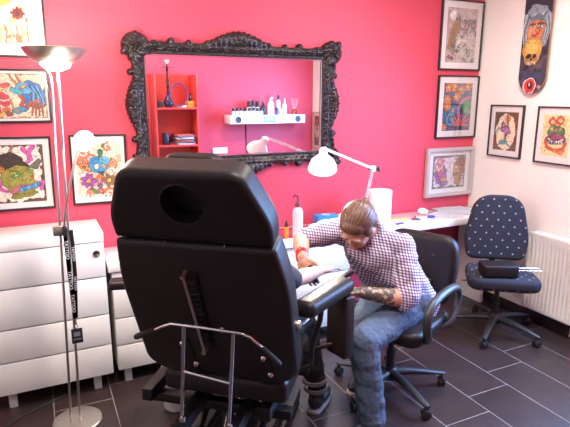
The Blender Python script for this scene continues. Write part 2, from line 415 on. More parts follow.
def a_rose(w, h):
    a = Art(w, h, 'f0dcc4'); a.scatter(26, ['e8a070', 'f0c070', 'd86a50', 'f6e2d0', 'c8b890'], 0, 1, 0, 1, .05, .14, 'b05840')
    a.ell(.42, .56, .17, .10, 'e8d050', 10).ell(.3, .36, .22, .12, 'f4f2f4', -10).ell(.2, .4, .03, .03, '5a6a80').ell(.28, .8, .10, .16, '606070', 30).ell(.5, .85, .05, .2, 'c85a50', -20)
    a.flower(.74, .42, .17, '7a2428', '4a1418', 8).spiral(.74, .42, .12, '3a1014', 2, .012)
    for k in range(7): a.line([(.05+.15*k, .02), (.12+.14*k, .16), (.02+.16*k, .26)], .02, ['e07858', 'd8b070'][k % 2], '904838')
    return a.grain()
def a_dragon(w, h):
    a = Art(w, h, 'e8d4b4').border('a8865c', .03, .03)
    a.scatter(22, ['e06a30', 'd83850', 'f0c040', 'c04a60'], 0, .3, .1, .75, .03, .08, '902a30')
    a.line([(.50, .72), (.36, .95)], .028, 'b06a40', '50301c', taper=.7).line([(.56, .74), (.47, .97)], .028, 'b06a40', '50301c', taper=.7)
    a.ell(.72, .55, .22, .24, '2a6ab0').ell(.84, .45, .16, .2, '3080c0').ell(.60, .66, .14, .10, '40a0c8', -25).ell(.47, .6, .11, .06, '38a8b8', -30)
    for k in range(9): a.line([(.62+.03*k, .72), (.75+.025*k, .6-.02*k), (.70+.035*k, .3)], .012, ['123a78', '58b0d8', '1c5a90'][k % 3])
    a.ell(.58, .68, .05, .035, 'e8883c', 10).ell(.58, .68, .018, .018, 'f4e060')
    a.line([(.52, .5), (.58, .42), (.52, .30), (.62, .22), (.7, .35)], .03, 'a8422c', '58201c').spiral(.82, .3, .1, 'b05030', 1.4, .022, 1, '60281c')
    a.ell(.5, .2, .13, .07, '3a90c0', 10).line([(.34, .42), (.38, .22), (.5, .14)], .014, 'c08850', '60402c')
    for k in range(4): a.line([(.75+.05*k, .32), (.7+.07*k, .06)], .022, 'a04a34', '58281c', taper=.5)
    a.ell(.3, .1, .07, .05, '8a4a30'); return a.grain()
def a_demon(w, h):
    a = Art(w, h, 'efe6d4').border('5e4026', .05, .06)
    a.line([(.30, .80), (.40, .99)], .05, 'a8764e', '4a3020', taper=.7)
    for p in ([(.6, .92), (.72, .82), (.70, .72), (.62, .66)], [(.80, .98), (.70, .84), (.76, .74)], [(.82, .28), (.97, .34), (.9, .22)], [(.1, .35), (.05, .26), (.22, .2)]): a.line(p, .05, 'd05ca0', '8a2a68', taper=.4)
    a.ell(.30, .66, .31, .26, '43302c', -20).ell(.44, .44, .34, .33, '9a9438', -18).ell(.52, .28, .30, .20, 'a09a3c', 12)
    a.poly([(.02, .64), (.2, .84), (.5, .76), (.72, .62), (.44, .66), (.2, .58)], '3a2824')
    a.ell(.10, .60, .10, .08, 'd07828', 0).ell(.42, .46, .09, .045, '3fae58', 15).ell(.72, .55, .06, .04, '3fae58', 15).ell(.42, .46, .03, .02, 'e4f0c0').ell(.75, .44, .03, .03, 'c83a2c')
    a.line([(.3, .56), (.42, .55), (.55, .50)], .02, '6a6420').line([(.62, .54), (.7, .62), (.82, .58)], .018, '6a6420').ell(.62, .40, .08, .06, 'a8a044', 0)
    a.line([(.34, .20), (.5, .27), (.68, .26), (.86, .32)], .055, 'c86a78', '6a2030')
    for k in range(6): a.ell(.50+.07*k, .235+.014*k, .035, .045, '3c8ad0' if k % 2 else '58b4e0', edge='1a3050')
    a.ell(.55, .13, .24, .06, '8a8634', 8).poly([(.7, .62), (.9, .75), (.99, .66), (.98, .76), (.86, .58)], '6a6058').scatter(14, ['7c7628', 'b8b050'], .2, .7, .35, .6, .01, .03)
    return a.grain()
def a_fish(w, h):
    a = Art(w, h, 'f0d0b8')
    for k in range(26): a.spiral(rng.uniform(.05, .95), rng.uniform(.05, .95), rng.uniform(.07, .15), ['e0704c', 'e8956c', 'd85a40', 'f0b898'][k % 4], 1.3, .024, rng.uniform(0, 6), 'a04434')
    a.scatter(16, ['5a8a4a', '78a058', '48704a'], .15, .85, .05, .95, .03, .07, '2c4a30')
    a.ell(.5, .57, .22, .18, '3c8ec0').ell(.40, .66, .11, .08, '3484b8', 30).ell(.62, .66, .12, .08, '58a8d0', -30).ell(.44, .55, .045, .045, 'e8dcb8').ell(.62, .55, .045, .045, 'e0a060').ell(.54, .45, .05, .03, '1c4a78').ell(.53, .78, .06, .09, '2c7a48')
    a.flower(.24, .30, .16, '9a4aa0', 'd8a040').flower(.70, .30, .14, '8a6a3c', 'e0c050').flower(.16, .55, .08, 'e0a038', 'a04a20').scatter(10, ['70508a', 'a85a98'], .3, .6, .1, .3, .02, .05)
    for k in range(12): a.line([(k/11, 0), (k/11+.04, .05)], .015, 'fbf4ee').line([(k/11, .97), (k/11+.05, .99)], .015, 'fbf4ee')
    return a.grain()
def a_monk(w, h):
    a = Art(w, h, 'c0a8a4').border('6e5c50', .012, .01)
    a.scatter(12, ['b49a98', 'cbb8b0'], 0, 1, .5, 1, .08, .2).ell(.20, .86, .12, .11, 'efe8e4', edge='8a7470')
    a.poly([(.05, .25), (.12, .55), (.28, .80), (.45, .72), (.44, .56), (.30, .40), (.28, .22)], '9a6a34').poly([(.28, .8), (.32, .88), (.42, .86), (.45, .72)], '5a5048').ell(.34, .86, .05, .05, '9a8878')
    for k in range(5): a.line([(.12+.04*k, .30), (.2+.05*k, .55), (.32+.03*k, .72)], .01, '6e4820')
    a.scatter(26, ['8a4048', '6a3a40', 'a85058', '505048'], .5, 1, .5, .78, .03, .07, '40282c')
    a.scatter(30, ['6c6a60', '54584c', '8a8878', '4a4440'], .2, 1, 0, .5, .04, .10, '2c2824')
    for k in range(22): a.spiral(rng.uniform(.38, .95), rng.uniform(.08, .56), rng.uniform(.05, .10), 'd8d4cc', 1.2, .014, rng.uniform(0, 6))
    a.spiral(.66, .22, .2, 'b8b4a4', 1.8, .03, 2, '3c3a34').scatter(8, ['7a3040', 'c8a0a4'], .05, .3, .05, .2, .03, .06, '3c2024')
    return a.grain()
def a_reef(w, h):
    a = Art(w, h, '3a4a78')
    a.scatter(30, ['2c6a94', '30508c', '4a3a6a', '246a7a', '3a4050'], 0, 1, 0, 1, .06, .15, '1a2038')
    for x, y in ((.15, .9), (.35, .92), (.62, .86), (.85, .93), (.12, .66), (.16, .52), (.45, .72)): a.flower(x, y, .12, 'd87a34', 'f0b050', 6, '5c2c1c')
    a.ell(.78, .58, .22, .15, '2f9a58', 20).ell(.86, .42, .14, .1, '48b070', -20)
    a.line([(.95, .70), (.7, .66), (.56, .52), (.52, .36), (.66, .30)], .04, 'd860a8', '7a2860', taper=.5)
    for k in range(8): a.line([(.62, .12), (.62+.36*math.cos(k*.45), .12+.25*math.sin(k*.45))], .028, 'e8606a', '902c3c', taper=.5)
    a.ell(.35, .42, .16, .12, '2c78b4', 20).ell(.35, .42, .05, .05, 'e8c050').spiral(.3, .22, .18, '48a0c8', 1.6, .035, 1, '1c3050').flower(.08, .08, .1, 'e89040', 'f4c870', 6)
    return a.grain()
def a_masks(w, h):
    a = Art(w, h, 'ddd4d6').border('6a625e', .045, .03)
    for s_, x in ((1, .26), (1, .30)): pass
    a.ell(.25, .42, .17, .26, '8e4a96', 12).ell(.18, .68, .11, .16, 'c890b4', -10).ell(.2, .62, .10, .1, 'e4b8a0').flower(.22, .82, .10, 'd878a8', 'f0d060').ell(.33, .3, .09, .10, 'd89a40').ell(.24, .44, .06, .08, 'c8487c').ell(.4, .16, .1, .06, 'a04aa0', 20)
    a.scatter(14, ['7a3c88', 'b45aa4', 'e0a848', '5c8a98'], .1, .4, .12, .6, .02, .05, '40204c')
    a.ell(.80, .60, .17, .28, 'a0683a', -10).ell(.72, .5, .10, .16, 'c08a50').ell(.86, .82, .11, .12, '8a5430').ell(.70, .60, .03, .03, 'e8d8a8').ell(.72, .4, .07, .04, '7a3a28').ell(.8, .22, .1, .09, 'a8703c')
    for k in range(9): a.line([(.84, .3+.07*k), (.95, .26+.08*k)], .014, '6a3c20')
    a.line([(.52, .15), (.56, .4), (.5, .7)], .008, 'b8aab0').line([(.6, .15), (.6, .4)], .008, 'b8aab0'); return a.grain()
def a_hand(w, h):
    a = Art(w, h, '6e4c30'); a.scatter(20, ['5a3a24', '82603c', '4c3020'], 0, 1, 0, 1, .05, .12)
    a.ell(.5, .48, .42, .62, 'f0e4c0', edge='a07c44').ell(.56, .82, .12, .11, 'e8955c').ell(.58, .84, .06, .06, 'f0b890', edge=None)
    a.line([(.55, .94), (.57, .7), (.52, .45), (.5, .2)], .035, 'a0502c', '5c2c1c').ell(.46, .58, .18, .12, '9a4a98', 20).ell(.56, .52, .13, .12, 'b878b0').flower(.4, .66, .10, '8a4a9a', 'e0c050').scatter(14, ['c85a50', '5a8a50', 'e0a040', '7a4a90'], .35, .7, .35, .72, .02, .05, '402030')
    for k in range(5): a.line([(.36+.04*k, .22), (.22+.13*k, .12+.18*math.sin(k*.8))], .026, '58b4ac', '24606c')
    a.ell(.38, .2, .12, .08, '50a8a8').line([(.1, .46), (.25, .56)], .02, '4a9ca0').line([(.12, .52), (.2, .58)], .02, '4a9ca0'); return a.grain()
def a_coil(w, h):
    a = Art(w, h, 'f0dc9c').border('f4e8c0', .03, .01)
    for x, y, r in ((.35, .82, .15), (.62, .86, .14), (.5, .72, .13)): a.ell(x, y, r, r*.9, 'd8583c').ell(x, y, r*.5, r*.42, 'f0c888')
    a.ell(.50, .58, .30, .20, '4c7a4c').ell(.34, .66, .10, .09, '5aa060').ell(.62, .66, .10, .09, '5aa060').ell(.34, .66, .05, .05, 'f0c040').ell(.62, .66, .05, .05, 'f0c040')
    a.ell(.5, .40, .36, .13, '28488c').ell(.5, .46, .28, .08, 'a04a70').line([(.24, .42), (.5, .34), (.78, .42)], .022, 'e8d8b8', '1c2c5c')
    for k in range(6): a.poly([(.26+.085*k, .38), (.30+.085*k, .30), (.34+.085*k, .38)], 'f4ecd8')
    a.line([(.16, .36), (.22, .22), (.5, .14), (.8, .20), (.86, .34)], .05, 'd85a40', '702820').line([(.5, .14), (.75, .08), (.84, .16)], .035, 'e88a4c', '702820')
    a.scatter(14, ['2c5c9c', '8a3c6c', '387050', 'e0a040'], .25, .78, .35, .7, .02, .045, '1c2440'); return a.grain()
def a_deck(w, h):
    a = Art(w, h, '20242e', nx=90); a.vs = .70
    a.scatter(40, ['2c3444', '3c2c34', '1c2028', '44404c'], 0, 1, 0, .6, .1, .25)
    a.ell(.5, .86, .52, .62, '7c8890', edge=None, wob=2)
    for k in range(9): a.line([(.1+.1*k, 1), (.02+.05*k, .80), (.12+.02*k, .58)], .035, ['a8b4b8', '505c68', '8c98a0'][k % 3]).line([(.9-.05*k, 1), (.98-.03*k, .80), (.84-.02*k, .60)], .035, ['98a4ac', '48545f', '7c8890'][k % 3])
    a.ell(.47, .80, .32, .42, 'b8704c', edge='50382c').ell(.44, .76, .22, .28, 'd08a60', edge=None).ell(.60, .84, .1, .2, 'a05c40', edge=None)
    a.ell(.34, .845, .09, .035, 'e0d8d0').ell(.62, .845, .09, .035, 'e0d8d0').ell(.35, .845, .035, .035, '304860').ell(.62, .845, .035, .035, '304860')
    a.line([(.24, .872), (.34, .882), (.44, .872)], .02, '38221c').line([(.52, .872), (.62, .882), (.73, .872)], .02, '38221c').line([(.49, .84), (.46, .785), (.53, .78)], .016, '88482c').ell(.48, .745, .12, .035, 'b8282c', edge='601418')
    a.poly([(.2, .96), (.5, 1), (.8, .96), (.7, .90), (.5, .93), (.3, .9)], '5c6870', None)
    a.ell(.42, .55, .36, .40, 'c08a3c', edge='40240c').ell(.38, .59, .24, .22, 'd8a850', edge=None).ell(.40, .43, .24, .18, '9a7040', edge='40240c')
    a.ell(.30, .475, .09, .075, '241810', edge=None).ell(.53, .475, .09, .075, '241810', edge=None).ell(.42, .435, .04, .05, '2c1c10', edge=None)
    for k in range(6): a.line([(.28+.055*k, .40), (.285+.055*k, .375)], .02, 'd8c090', '503418', et=.008)
    a.line([(.45, .30), (.7, .38), (.95, .46)], .05, '50443c', '241c1c').line([(.02, .3), (.3, .2), (.8, .22)], .06, '2c3858')
    a.ell(.44, .10, .21, .21, 'c83038', edge='e8e0dc', et=.03).ell(.44, .10, .1, .1, '401418', edge=None).line([(.44, .10), (.44, .128)], .02, 'f0e8e4').ell(.80, .085, .06, .06, '8a8a90', edge=None)
    return a.grain(.05)

def frame(name, label, fw, fh, centre, art, mx, my, th=.011, depth=.02, axis='back', fm=None, tilt=0, tone=None):
    """framed print; local x right, z up, -y towards the room"""
    rz = 0 if axis == 'back' else -PI/2
    t = thing(name, label, 'picture', centre, rz, None); t.rotation_euler = (0, tilt, rz)
    fm = fm or FRAMEB; b = M(); O = [(-fw/2, -fh/2), (fw/2, -fh/2), (fw/2, fh/2), (-fw/2, fh/2)]; I = [(x*(1-2*th/fw), z*(1-2*th/fh)) for x, z in O]
    bm = b.b; fr = depth; rows = []
    for P, y in ((O, 0), (O, -fr+.003), ([(x*(1-.006/fw), z*(1-.006/fh)) for x, z in O], -fr), ([(x*(1+.003/fw), z*(1+.003/fh)) for x, z in I], -fr), (I, -fr+.003), (I, -.004)):
        rows.append([bm.verts.new((x, y, z)) for x, z in P])
    rows.append(rows[0])
    for A, B in zip(rows, rows[1:]):
        for k in range(4): bm.faces.new((A[k], A[(k+1) % 4], B[(k+1) % 4], B[k]))
    b.build('frame', fm, t, sharp=30)
    iw, ih = fw-2*th, fh-2*th
    M().box((0, -.003, 0), (iw, .004, ih)).build('backing', GREYLEG, t)
    M().box((0, -.0065, 0), (iw-.001, .002, ih-.001)).build('mat', MATB, t)
    aw, ah = fw-2*mx, fh-2*my; A = art(aw, ah)
    A.mesh('artwork', t, lambda u, v: ((u-.5)*aw, -.0082, (v-.5)*ah))
    M().box((0, -.013, 0), (iw-.001, .0015, ih-.001)).build('glass_pane', PANE, t)
    return t
yb = WY-.002
frame('framed_print', 'framed rose print with a white mat, behind the steel lamp bowl', .35, .52, (-.068, yb, 2.160), a_rose, .085, .07)
frame('framed_print', 'wide framed print of a blue horned beast facing flames', .315, .292, (-.062, yb, 1.693), a_dragon, .020, .024)
frame('framed_print', 'framed print of a green demon mask with blue teeth', .345, .42, (-.100, yb, 1.26), a_demon, .045, .045, tilt=.01)
frame('framed_print', 'framed print of a blue beast in salmon curls by the mirror', .322, .42, (.331, yb, 1.261), a_fish, .032, .04, tilt=.01)
frame('framed_print', 'tall framed print of a brown robed figure under a moon', .43, .53, (3.128, yb, 2.166), a_monk, .062, .06)
frame('framed_print', 'framed print of blue waves with orange flowers and pink tentacles', .43, .50, (3.138, yb, 1.610), a_reef, .065, .06)
frame('framed_print', 'wide silver framed print of purple and brown masks above the desk', .50, .405, (3.094, yb-.006, 1.080), a_masks, .075, .065, th=.028, depth=.03, fm=FRAMES)
xr = WX-.002
frame('framed_print', 'narrow framed print of a hand on cream oval, on the cream wall', .325, .408, (xr, 2.968, 1.428), a_hand, .05, .055, axis='right')
frame('framed_print', 'framed yellow print of red coils around a mask, above the radiator', .325, .408, (xr, 2.524, 1.424), a_coil, .05, .055, axis='right')
frame('framed_print', 'small wooden framed print at the far end of the cream wall', .22, .48, (xr, .52, 1.25), a_hand, .04, .05, axis='right', fm=OAK)

# skateboard hung on the right wall
def deck():
    bw, bl, z0 = .235, .80, 1.715; t = thing('skateboard_deck', 'skateboard deck painted with a long haired woman and a skull', 'skateboard', (WX-.03, 2.755, z0), -PI/2)
    def ins(u, v):
        x = (u-.5)*bw; z = v*bl; r = bw/2
        if z < r*1.15: return (x/r)**2+((z-r*1.15)/(r*1.15))**2 <= 1
        if z > bl-r*1.15: return (x/r)**2+((z-bl+r*1.15)/(r*1.15))**2 <= 1
        return True
    out = [(bw/2*math.cos(a), bw/2*1.15+bw/2*1.15*math.sin(a)) for a in np.linspace(-PI, 0, 20)]+[(bw/2*math.cos(a), bl-bw/2*1.15+bw/2*1.15*math.sin(a)) for a in np.linspace(0, PI, 20)]
    m = Matrix(((1, 0, 0, 0), (0, 0, 1, 0), (0, 1, 0, 0), (0, 0, 0, 1)))
    b = M().prism(out, -.006, .006, m, .002)
    b.build('board', mat('maple_ply', (.30, .14, .08), .4), t)
    A = a_deck(bw, bl); g = A.mesh('artwork', t, lambda u, v: ((u-.5)*bw*.985, -.0072, v*bl*.985+.005), ins)
    for z in (.2, .6): M().cyl((0, .006, z), (0, .028, z), .012).build('wall_peg', CHROME, t)
deck()

# ------------------------------------------------------------------ mirror with carved frame
def mirror():
    GY = 3.27; x0, x1, z0, z1 = .631, 1.842, 1.312, 1.938
    t = thing('wall_mirror', 'large wall mirror in an ornate black carved frame', 'mirror', (0, 0, 0)); t.location = ((x0+x1)/2, WY-.003, (z0+z1)/2)
    cx, cz = (x0+x1)/2, (z0+z1)/2; hw, hh = (x1-x0)/2, (z1-z0)/2
    M().box((0, GY-WY+.003+.004, 0), (2*hw+.02, .006, 2*hh+.02)).build('backing_board', BLKPLA, t)
    M().box((0, GY-WY+.003, 0), (2*hw+.004, .002, 2*hh+.004)).build('mirror_glass', MIRROR, t)
    st = .0042; ow, oh = hw+.21, hh+.19
    X = np.arange(-ow, ow+st, st); Z = np.arange(-oh, oh+st, st); XX, ZZ = np.meshgrid(X, Z)
    dx = np.abs(XX)-hw; dz = np.abs(ZZ)-hh
    do = np.maximum(dx, dz)                                       # distance outwards from the glass edge
    rr = np.where((dx > 0) & (dz > 0), np.hypot(dx, dz), do)
    H = np.full(XX.shape, -1.)
    band = .075
    prof = np.interp(np.minimum(do, .074), [0, .006, .012, .02, .028, .05, band], [.012, .02, .026, .018, .024, .04, .028])
    H = np.where((do >= -.002) & (rr <= band+.018*((XX > 0) & (dx > dz))), prof, H)
    # rope bead along the inner lip
    al = np.where(dx > dz, ZZ, XX); bead = (do > .006) & (do < .018); H = np.where(bead, H+.004*np.sin(al*2*PI/.016), H)
    r = random.Random(3); shapes = []
    def dome(x, z, a, b, ang, h, base=.018): shapes.append((x, z, a, b, ang, h, base))
    for sx in (-1, 1):
        for sz in (-1, 1):                                         # corner shells
            X0, Z0 = sx*(hw+(.084 if sx > 0 else .048)), sz*(hh+.050)
            dome(X0, Z0, .085, .080, 0, .045, .01)
            for k in range(9):
                a = k*2*PI/9+r.uniform(-.15, .15); q = r.uniform(.8, 1.2); dome(X0+.060*q*math.cos(a), Z0+.056*q*math.sin(a), .030*q, .018*q, a+.5, .05, .02)
            for k in range(5): a = k*2*PI/5+.4; dome(X0+.025*math.cos(a), Z0+.025*math.sin(a), .018, .012, a, .068, .03)
            dome(X0, Z0, .012, .012, 0, .08, .03)
            for k in range(4):                                     # leaves running out of the corner
                dome(X0-sx*(.10+.03*k), Z0+sz*(.020-.006*k), .03, .014, -sx*sz*.5, .045, .015); dome(X0+sx*(.018-.006*k), Z0-sz*(.10+.03*k), .014, .03, -sx*sz*.4, .045, .015)
    def crest(x, z, L, Hh, horiz, s):
        n = 15
        for k in range(n):
            u = (k/(n-1)*2-1); bulge = math.cos(u*PI/2)**1.3
            px, pz = (x+u*L, z+s*bulge*Hh*.5) if horiz else (x+s*bulge*Hh*.5, z+u*L)
            dome(px, pz, .03 if horiz else .016+bulge*Hh*.45, .016+bulge*Hh*.45 if horiz else .03, 0, .035+.015*bulge, .012)
            if k % 2: dome(px+(0 if horiz else s*bulge*Hh*.35), pz+(s*bulge*Hh*.35 if horiz else 0), .014, .012, u, .05+.012*bulge, .02)
        for k in range(5):
            a = (k-2)*.5; ex, ez = (math.sin(a)*.035, s*math.cos(a)*.03) if horiz else (s*math.cos(a)*.03, math.sin(a)*.035)
            dome(x+ex, z+ez, .009 if horiz else .02, .02 if horiz else .009, (-s*a if horiz else s*a), .066, .03)
    for s in (-1, 1):
        crest(0, s*(hh+.064), .24, .088, True, s)
        for q in (-1, 1):
            dome(q*.44, s*(hh+.083), .022, .024, 0, .04, .01); dome(q*.33, s*(hh+.080), .016, .018, 0, .04, .01); dome(q*.21+.0, s*(hh+.088), .014, .012, 0, .045, .01)
        e = .022 if s > 0 else -.004; crest(s*(hw+.060+e), 0.02, .17, .06, False, s); dome(s*(hw+.090+e), .21, .022, .022, 0, .04, .01); dome(s*(hw+.088+e), -.19, .02, .022, 0, .04, .01)
    for k in range(420):                                           # small acanthus lobes over the band
        side = r.choice('tblr'); q = r.uniform(.03, .07)
        if side in 'tb': x, z = r.uniform(-hw-.05, hw+.05), (1 if side == 't' else -1)*(hh+q)
        else: x, z = (1 if side == 'r' else -1)*(hw+q), r.uniform(-hh-.05, hh+.05)
        dome(x, z, r.uniform(.006, .015), r.uniform(.003, .007), r.uniform(0, PI), .036+r.uniform(0, .014), .02)
    for x, z, a, b, ang, h, base in shapes:
        i0 = max(0, int((x-max(a, b)-X[0])/st)-1); i1 = int((x+max(a, b)-X[0])/st)+2; j0 = max(0, int((z-max(a, b)-Z[0])/st)-1); j1 = int((z+max(a, b)-Z[0])/st)+2
        U = XX[j0:j1, i0:i1]-x; W = ZZ[j0:j1, i0:i1]-z; p = U*math.cos(ang)+W*math.sin(ang); q = -U*math.sin(ang)+W*math.cos(ang)
        d = (p/a)**2+(q/b)**2; hh_ = base+(h-base)*np.sqrt(np.clip(1-d, 0, 1)); sub = H[j0:j1, i0:i1]
        H[j0:j1, i0:i1] = np.where((d < 1) & (do[j0:j1, i0:i1] >= -.002), np.maximum(sub, hh_), sub)
    ok = H > 0; verts = []; idx = {}; faces = []
    ZF = 0.0
    def vid(j, i, back):
        k = (j, i, back)
        if k not in idx: idx[k] = len(verts); verts.append((X[i], -(0.0 if back else max(H[j, i], .008)+.012), Z[j]))
        return idx[k]
    full = ok[:-1, :-1] & ok[1:, :-1] & ok[:-1, 1:] & ok[1:, 1:]
    J, I = full.shape
    for j in range(J):
        for i in range(I):
            if not full[j, i]: continue
            faces.append((vid(j, i, 0), vid(j, i+1, 0), vid(j+1, i+1, 0), vid(j+1, i, 0)))
            for (dj, di, a, b) in ((-1, 0, (j, i), (j, i+1)), (1, 0, (j+1, i+1), (j+1, i)), (0, -1, (j+1, i), (j, i)), (0, 1, (j, i+1), (j+1, i+1))):
                y, x = j+dj, i+di
                if not (0 <= y < J and 0 <= x < I and full[y, x]): faces.append((vid(*a, 0), vid(*a, 1), vid(*b, 1), vid(*b, 0)))
    me = bpy.data.meshes.new('carved_frame'); me.from_pydata(verts, [], faces); me.materials.append(BRONZE)
    for p in me.polygons: p.use_smooth = True
    o = bpy.data.objects.new('carved_frame', me); C.objects.link(o); o.parent = t
    b = M()                                                        # thin silver slip inside the carving
    for sx in (-1, 1): b.box((sx*(hw-.003), GY-WY-.003, 0), (.007, .006, 2*hh)); b.box((0, GY-WY-.003, sx*(hh-.003)), (2*hw, .006, .007))
    b.build('silver_slip', BEVEL, t)
mirror()

# ------------------------------------------------------------------ white furniture along the back wall
def pull(parent, x, y, z):
    M().lathe([(0, 0), (.019, 0), (.021, -.003), (.019, -.006), (.012, -.0035), (0, -.003)], (x, y, z), 24, (0, 1, 0)).build('finger_pull', CHROME, parent)
def chest(name, label, x0, x1, yf, top, gaps, bot, cat, slab=.05, pulls=True, back=WY-.02, lx=.09):
    t = thing(name, label, cat, ((x0+x1)/2, (yf+back)/2, 0)); w = x1-x0; dp = back-yf; y0 = -dp/2
    M().box((0, .012, (bot+top-slab)/2), (w-.002, dp-.03, top-slab-bot-.002)).build('body', WHITE, t)
    if slab: M().box((0, 0, top-slab/2), (w, dp, slab), bev=.003).build('top_panel', WHITE, t)
    zs = [top-slab]+gaps+[bot]
    for a, b in zip(zs, zs[1:]):
        hgt = a-b-.008; dr = M().box((0, y0+.01, (a+b)/2-.002), (w-.004, .02, hgt), bev=.003).build('drawer', WHITE, t)
        if pulls and a == zs[0]: pull(dr, w/2-.045, y0-.0015, a-.065)
    for sx in (-1, 1):
        for yy in (y0+.06, dp/2-.06): M().box((sx*(w/2-lx), yy, bot/2-.001), (.042, .042, bot-.002), bev=.003).build('leg', GREYLEG, t)
    return t
chest('chest_of_drawers', 'white four drawer chest behind the steel floor lamp', -.34, .287, 2.93, .960, [.704, .478, .290], .10, 'chest of drawers', .052)
chest('drawer_unit', 'white drawer unit under the desk, beside the tall chest', .315, .90, 2.945, .718, [.62, .43, .26], .10, 'drawer unit', 0, pulls=False, lx=.06)
chest('drawer_unit', 'white drawer unit under the desk behind the tattooist', 1.32, 1.92, 2.945, .718, [.50, .30], .10, 'drawer unit', 0, pulls=False, lx=.06)
t = thing('long_desk', 'long glossy white desk along the pink wall', 'desk', (1.82, 3.11, 0))
M().box((0, 0, .745), (3.045, .36, .05), bev=.003).build('desktop', WHITEG, t)
M().box((1.44, .02, .359), (.03, .30, .716)).build('side_panel', WHITE, t)
for x in (-.84, .25): M().box((x, .15, .359), (.04, .04, .716)).build('leg', WHITE, t)
DT = .7705

def item(name, label, cat, p, mats):
    t = thing(name, label, cat, p); return t
o = M().box((0, 0, .0015), (.46, .25, .003), bev=.001).build('desk_reflection', mat('pink_wall_reflection', (.55, .05, .11), .15, var=.02)); o.location = (1.52, 3.115, DT); tag(o, 'pink sheet imitating the wall reflected in the desk, under the small bottles', 'mat')  # added sheet, its pink stands in for the wall reflected in the desk
# things on the desk
t = thing('wash_bottle', 'tall clear wash bottle with a dark red nozzle', 'bottle', (1.525, 2.99, DT+.0035))
M().lathe([(0, 0), (.033, 0), (.035, .01), (.035, .17), (.028, .195), (.014, .205), (.014, .21)], seg=28).build('bottle_body', CLEAR, t)
M().lathe([(0, .207), (.018, .207), (.018, .228), (.009, .24), (.006, .262), (0, .264)]).tube([(0, 0, .255), (0, 0, .275), (-.02, .0, .286), (-.035, 0, .27)], .006, 8).build('nozzle', mat('dark_red_plastic', (.16, .02, .03), .35), t)
t = thing('ink_bottle', 'small orange ink bottle with a black tip', 'bottle', (1.45, 3.01, DT+.0035))
M().lathe([(0, 0), (.016, 0), (.017, .005), (.017, .065), (.010, .075)], seg=20).build('bottle_body', ORANGE, t)
M().lathe([(.011, .074), (.011, .09), (.004, .115), (0, .116)], seg=16).build('cap', BLKPLA, t)
t = thing('glove_box', 'blue cardboard glove box beside the wash bottle', 'box', (1.84, 3.16, DT), -.12)
M().box((0, 0, .045), (.16, .10, .09), bev=.002).build('carton', BLUEBOX, t)
M().lathe([(0, .001), (.035, .001), (.035, .0), (0, 0)], (0, 0, .091), 20).build('opening', mat('pale_blue_card', (.35, .6, .85), .5), t)
def crumple(r, seed, flat=.6):
    b = bmesh.new(); bmesh.ops.create_icosphere(b, subdivisions=4, radius=1)
    for v in b.verts:
        n = v.co.normalized(); k = 1+.35*mnoise.noise(n*2.3+V((seed, 0, 0)))+.18*mnoise.noise(n*6+V((0, seed, 0))); v.co = V((n.x*r*k, n.y*r*k, max(-.55, n.z)*r*flat*k+.55*r*flat*1.0))
    zmin = min(v.co.z for v in b.verts)
    for v in b.verts: v.co.z -= zmin
    q = M(); q.merge(b); return q
for p, r, sd, lb in (((2.03, 3.21, DT), .065, 2, 'crumpled white paper towel beside the blue glove box'), ((2.77, 3.21, DT), .04, 5, 'crumpled white tissue lying beside the loose papers')):
    o = crumple(r, sd).build('crumpled_tissue', TISSUE); o.location = p; tag(o, lb, 'tissue')
t = thing('paper_towel_roll', 'upright white paper towel roll behind the tattooist', 'paper towel', (2.21, 3.02, DT))
M().lathe([(.02, 0), (.079, 0), (.081, .003), (.081, .262), (.079, .265), (.02, .265), (.02, 0)], seg=40).build('towel_paper', TISSUE, t)
M().lathe([(.0195, .002), (.0195, .268), (.017, .268), (.017, .002), (.0195, .002)], seg=24).build('cardboard_core', STONE, t)
t = thing('pen', 'black pen lying on the desk near the tall chest', 'pen', (.42, 3.02, DT+.005), .5)
M().cyl((-.06, 0, 0), (.06, 0, 0), .0045, seg=12).cyl((.06, 0, 0), (.073, 0, 0), .0045, .001, 12).build('barrel', BLKPLA, t); M().box((-.045, 0, .005), (.03, .003, .002)).build('clip', CHROME, t)
for i, (x, y, rz, w_, h_, lb) in enumerate(((2.94, 3.10, .35, .30, .21, 'large white paper sheet hanging over the desk edge'), (3.08, 3.20, -.15, .297, .21, 'white paper sheet nearest the pink wall corner'), (3.17, 3.07, .6, .24, .17, 'small white sheet near the right wall'))):
    b = M(); n = 10; vs = [[b.b.verts.new((w_*(u/n-.5), h_*(v/n-.5), .0012+.0008*i+.002*math.sin(u*.9+i)*math.sin(v*.6)+.002)) for u in range(n+1)] for v in range(n+1)]
    for v in range(n):
        for u in range(n): b.b.faces.new((vs[v][u], vs[v][u+1], vs[v+1][u+1], vs[v+1][u]))
    if i == 0:
        for row in vs:
            for q in row:
                if q.co.y*math.cos(rz)+q.co.x*math.sin(rz)+y < 2.931: q.co.z -= .0
    g = bmesh.ops.solidify(b.b, geom=b.b.faces[:], thickness=.0006)
    o = b.build('paper_sheet', PAPER); o.location = (x, y, DT+.0025*i); o.rotation_euler = (0, 0, rz); tag(o, lb, 'paper')
o = M().box((0, 0, .002), (.15, .02, .004), bev=.001).build('ruler', YELLOW); o.location = (2.47, 3.14, DT); o.rotation_euler = (0, 0, -.1); tag(o, 'yellow ruler lying on the desk behind the black chair', 'ruler')
o = M().lathe([(0, 0), (.026, 0), (.028, .004), (.028, .010), (.024, .012), (0, .012)], seg=24).build('bottle_cap', BLUEPL); o.location = (2.74, 3.07, DT); tag(o, 'round dark blue cap lying in front of the tissue', 'cap')
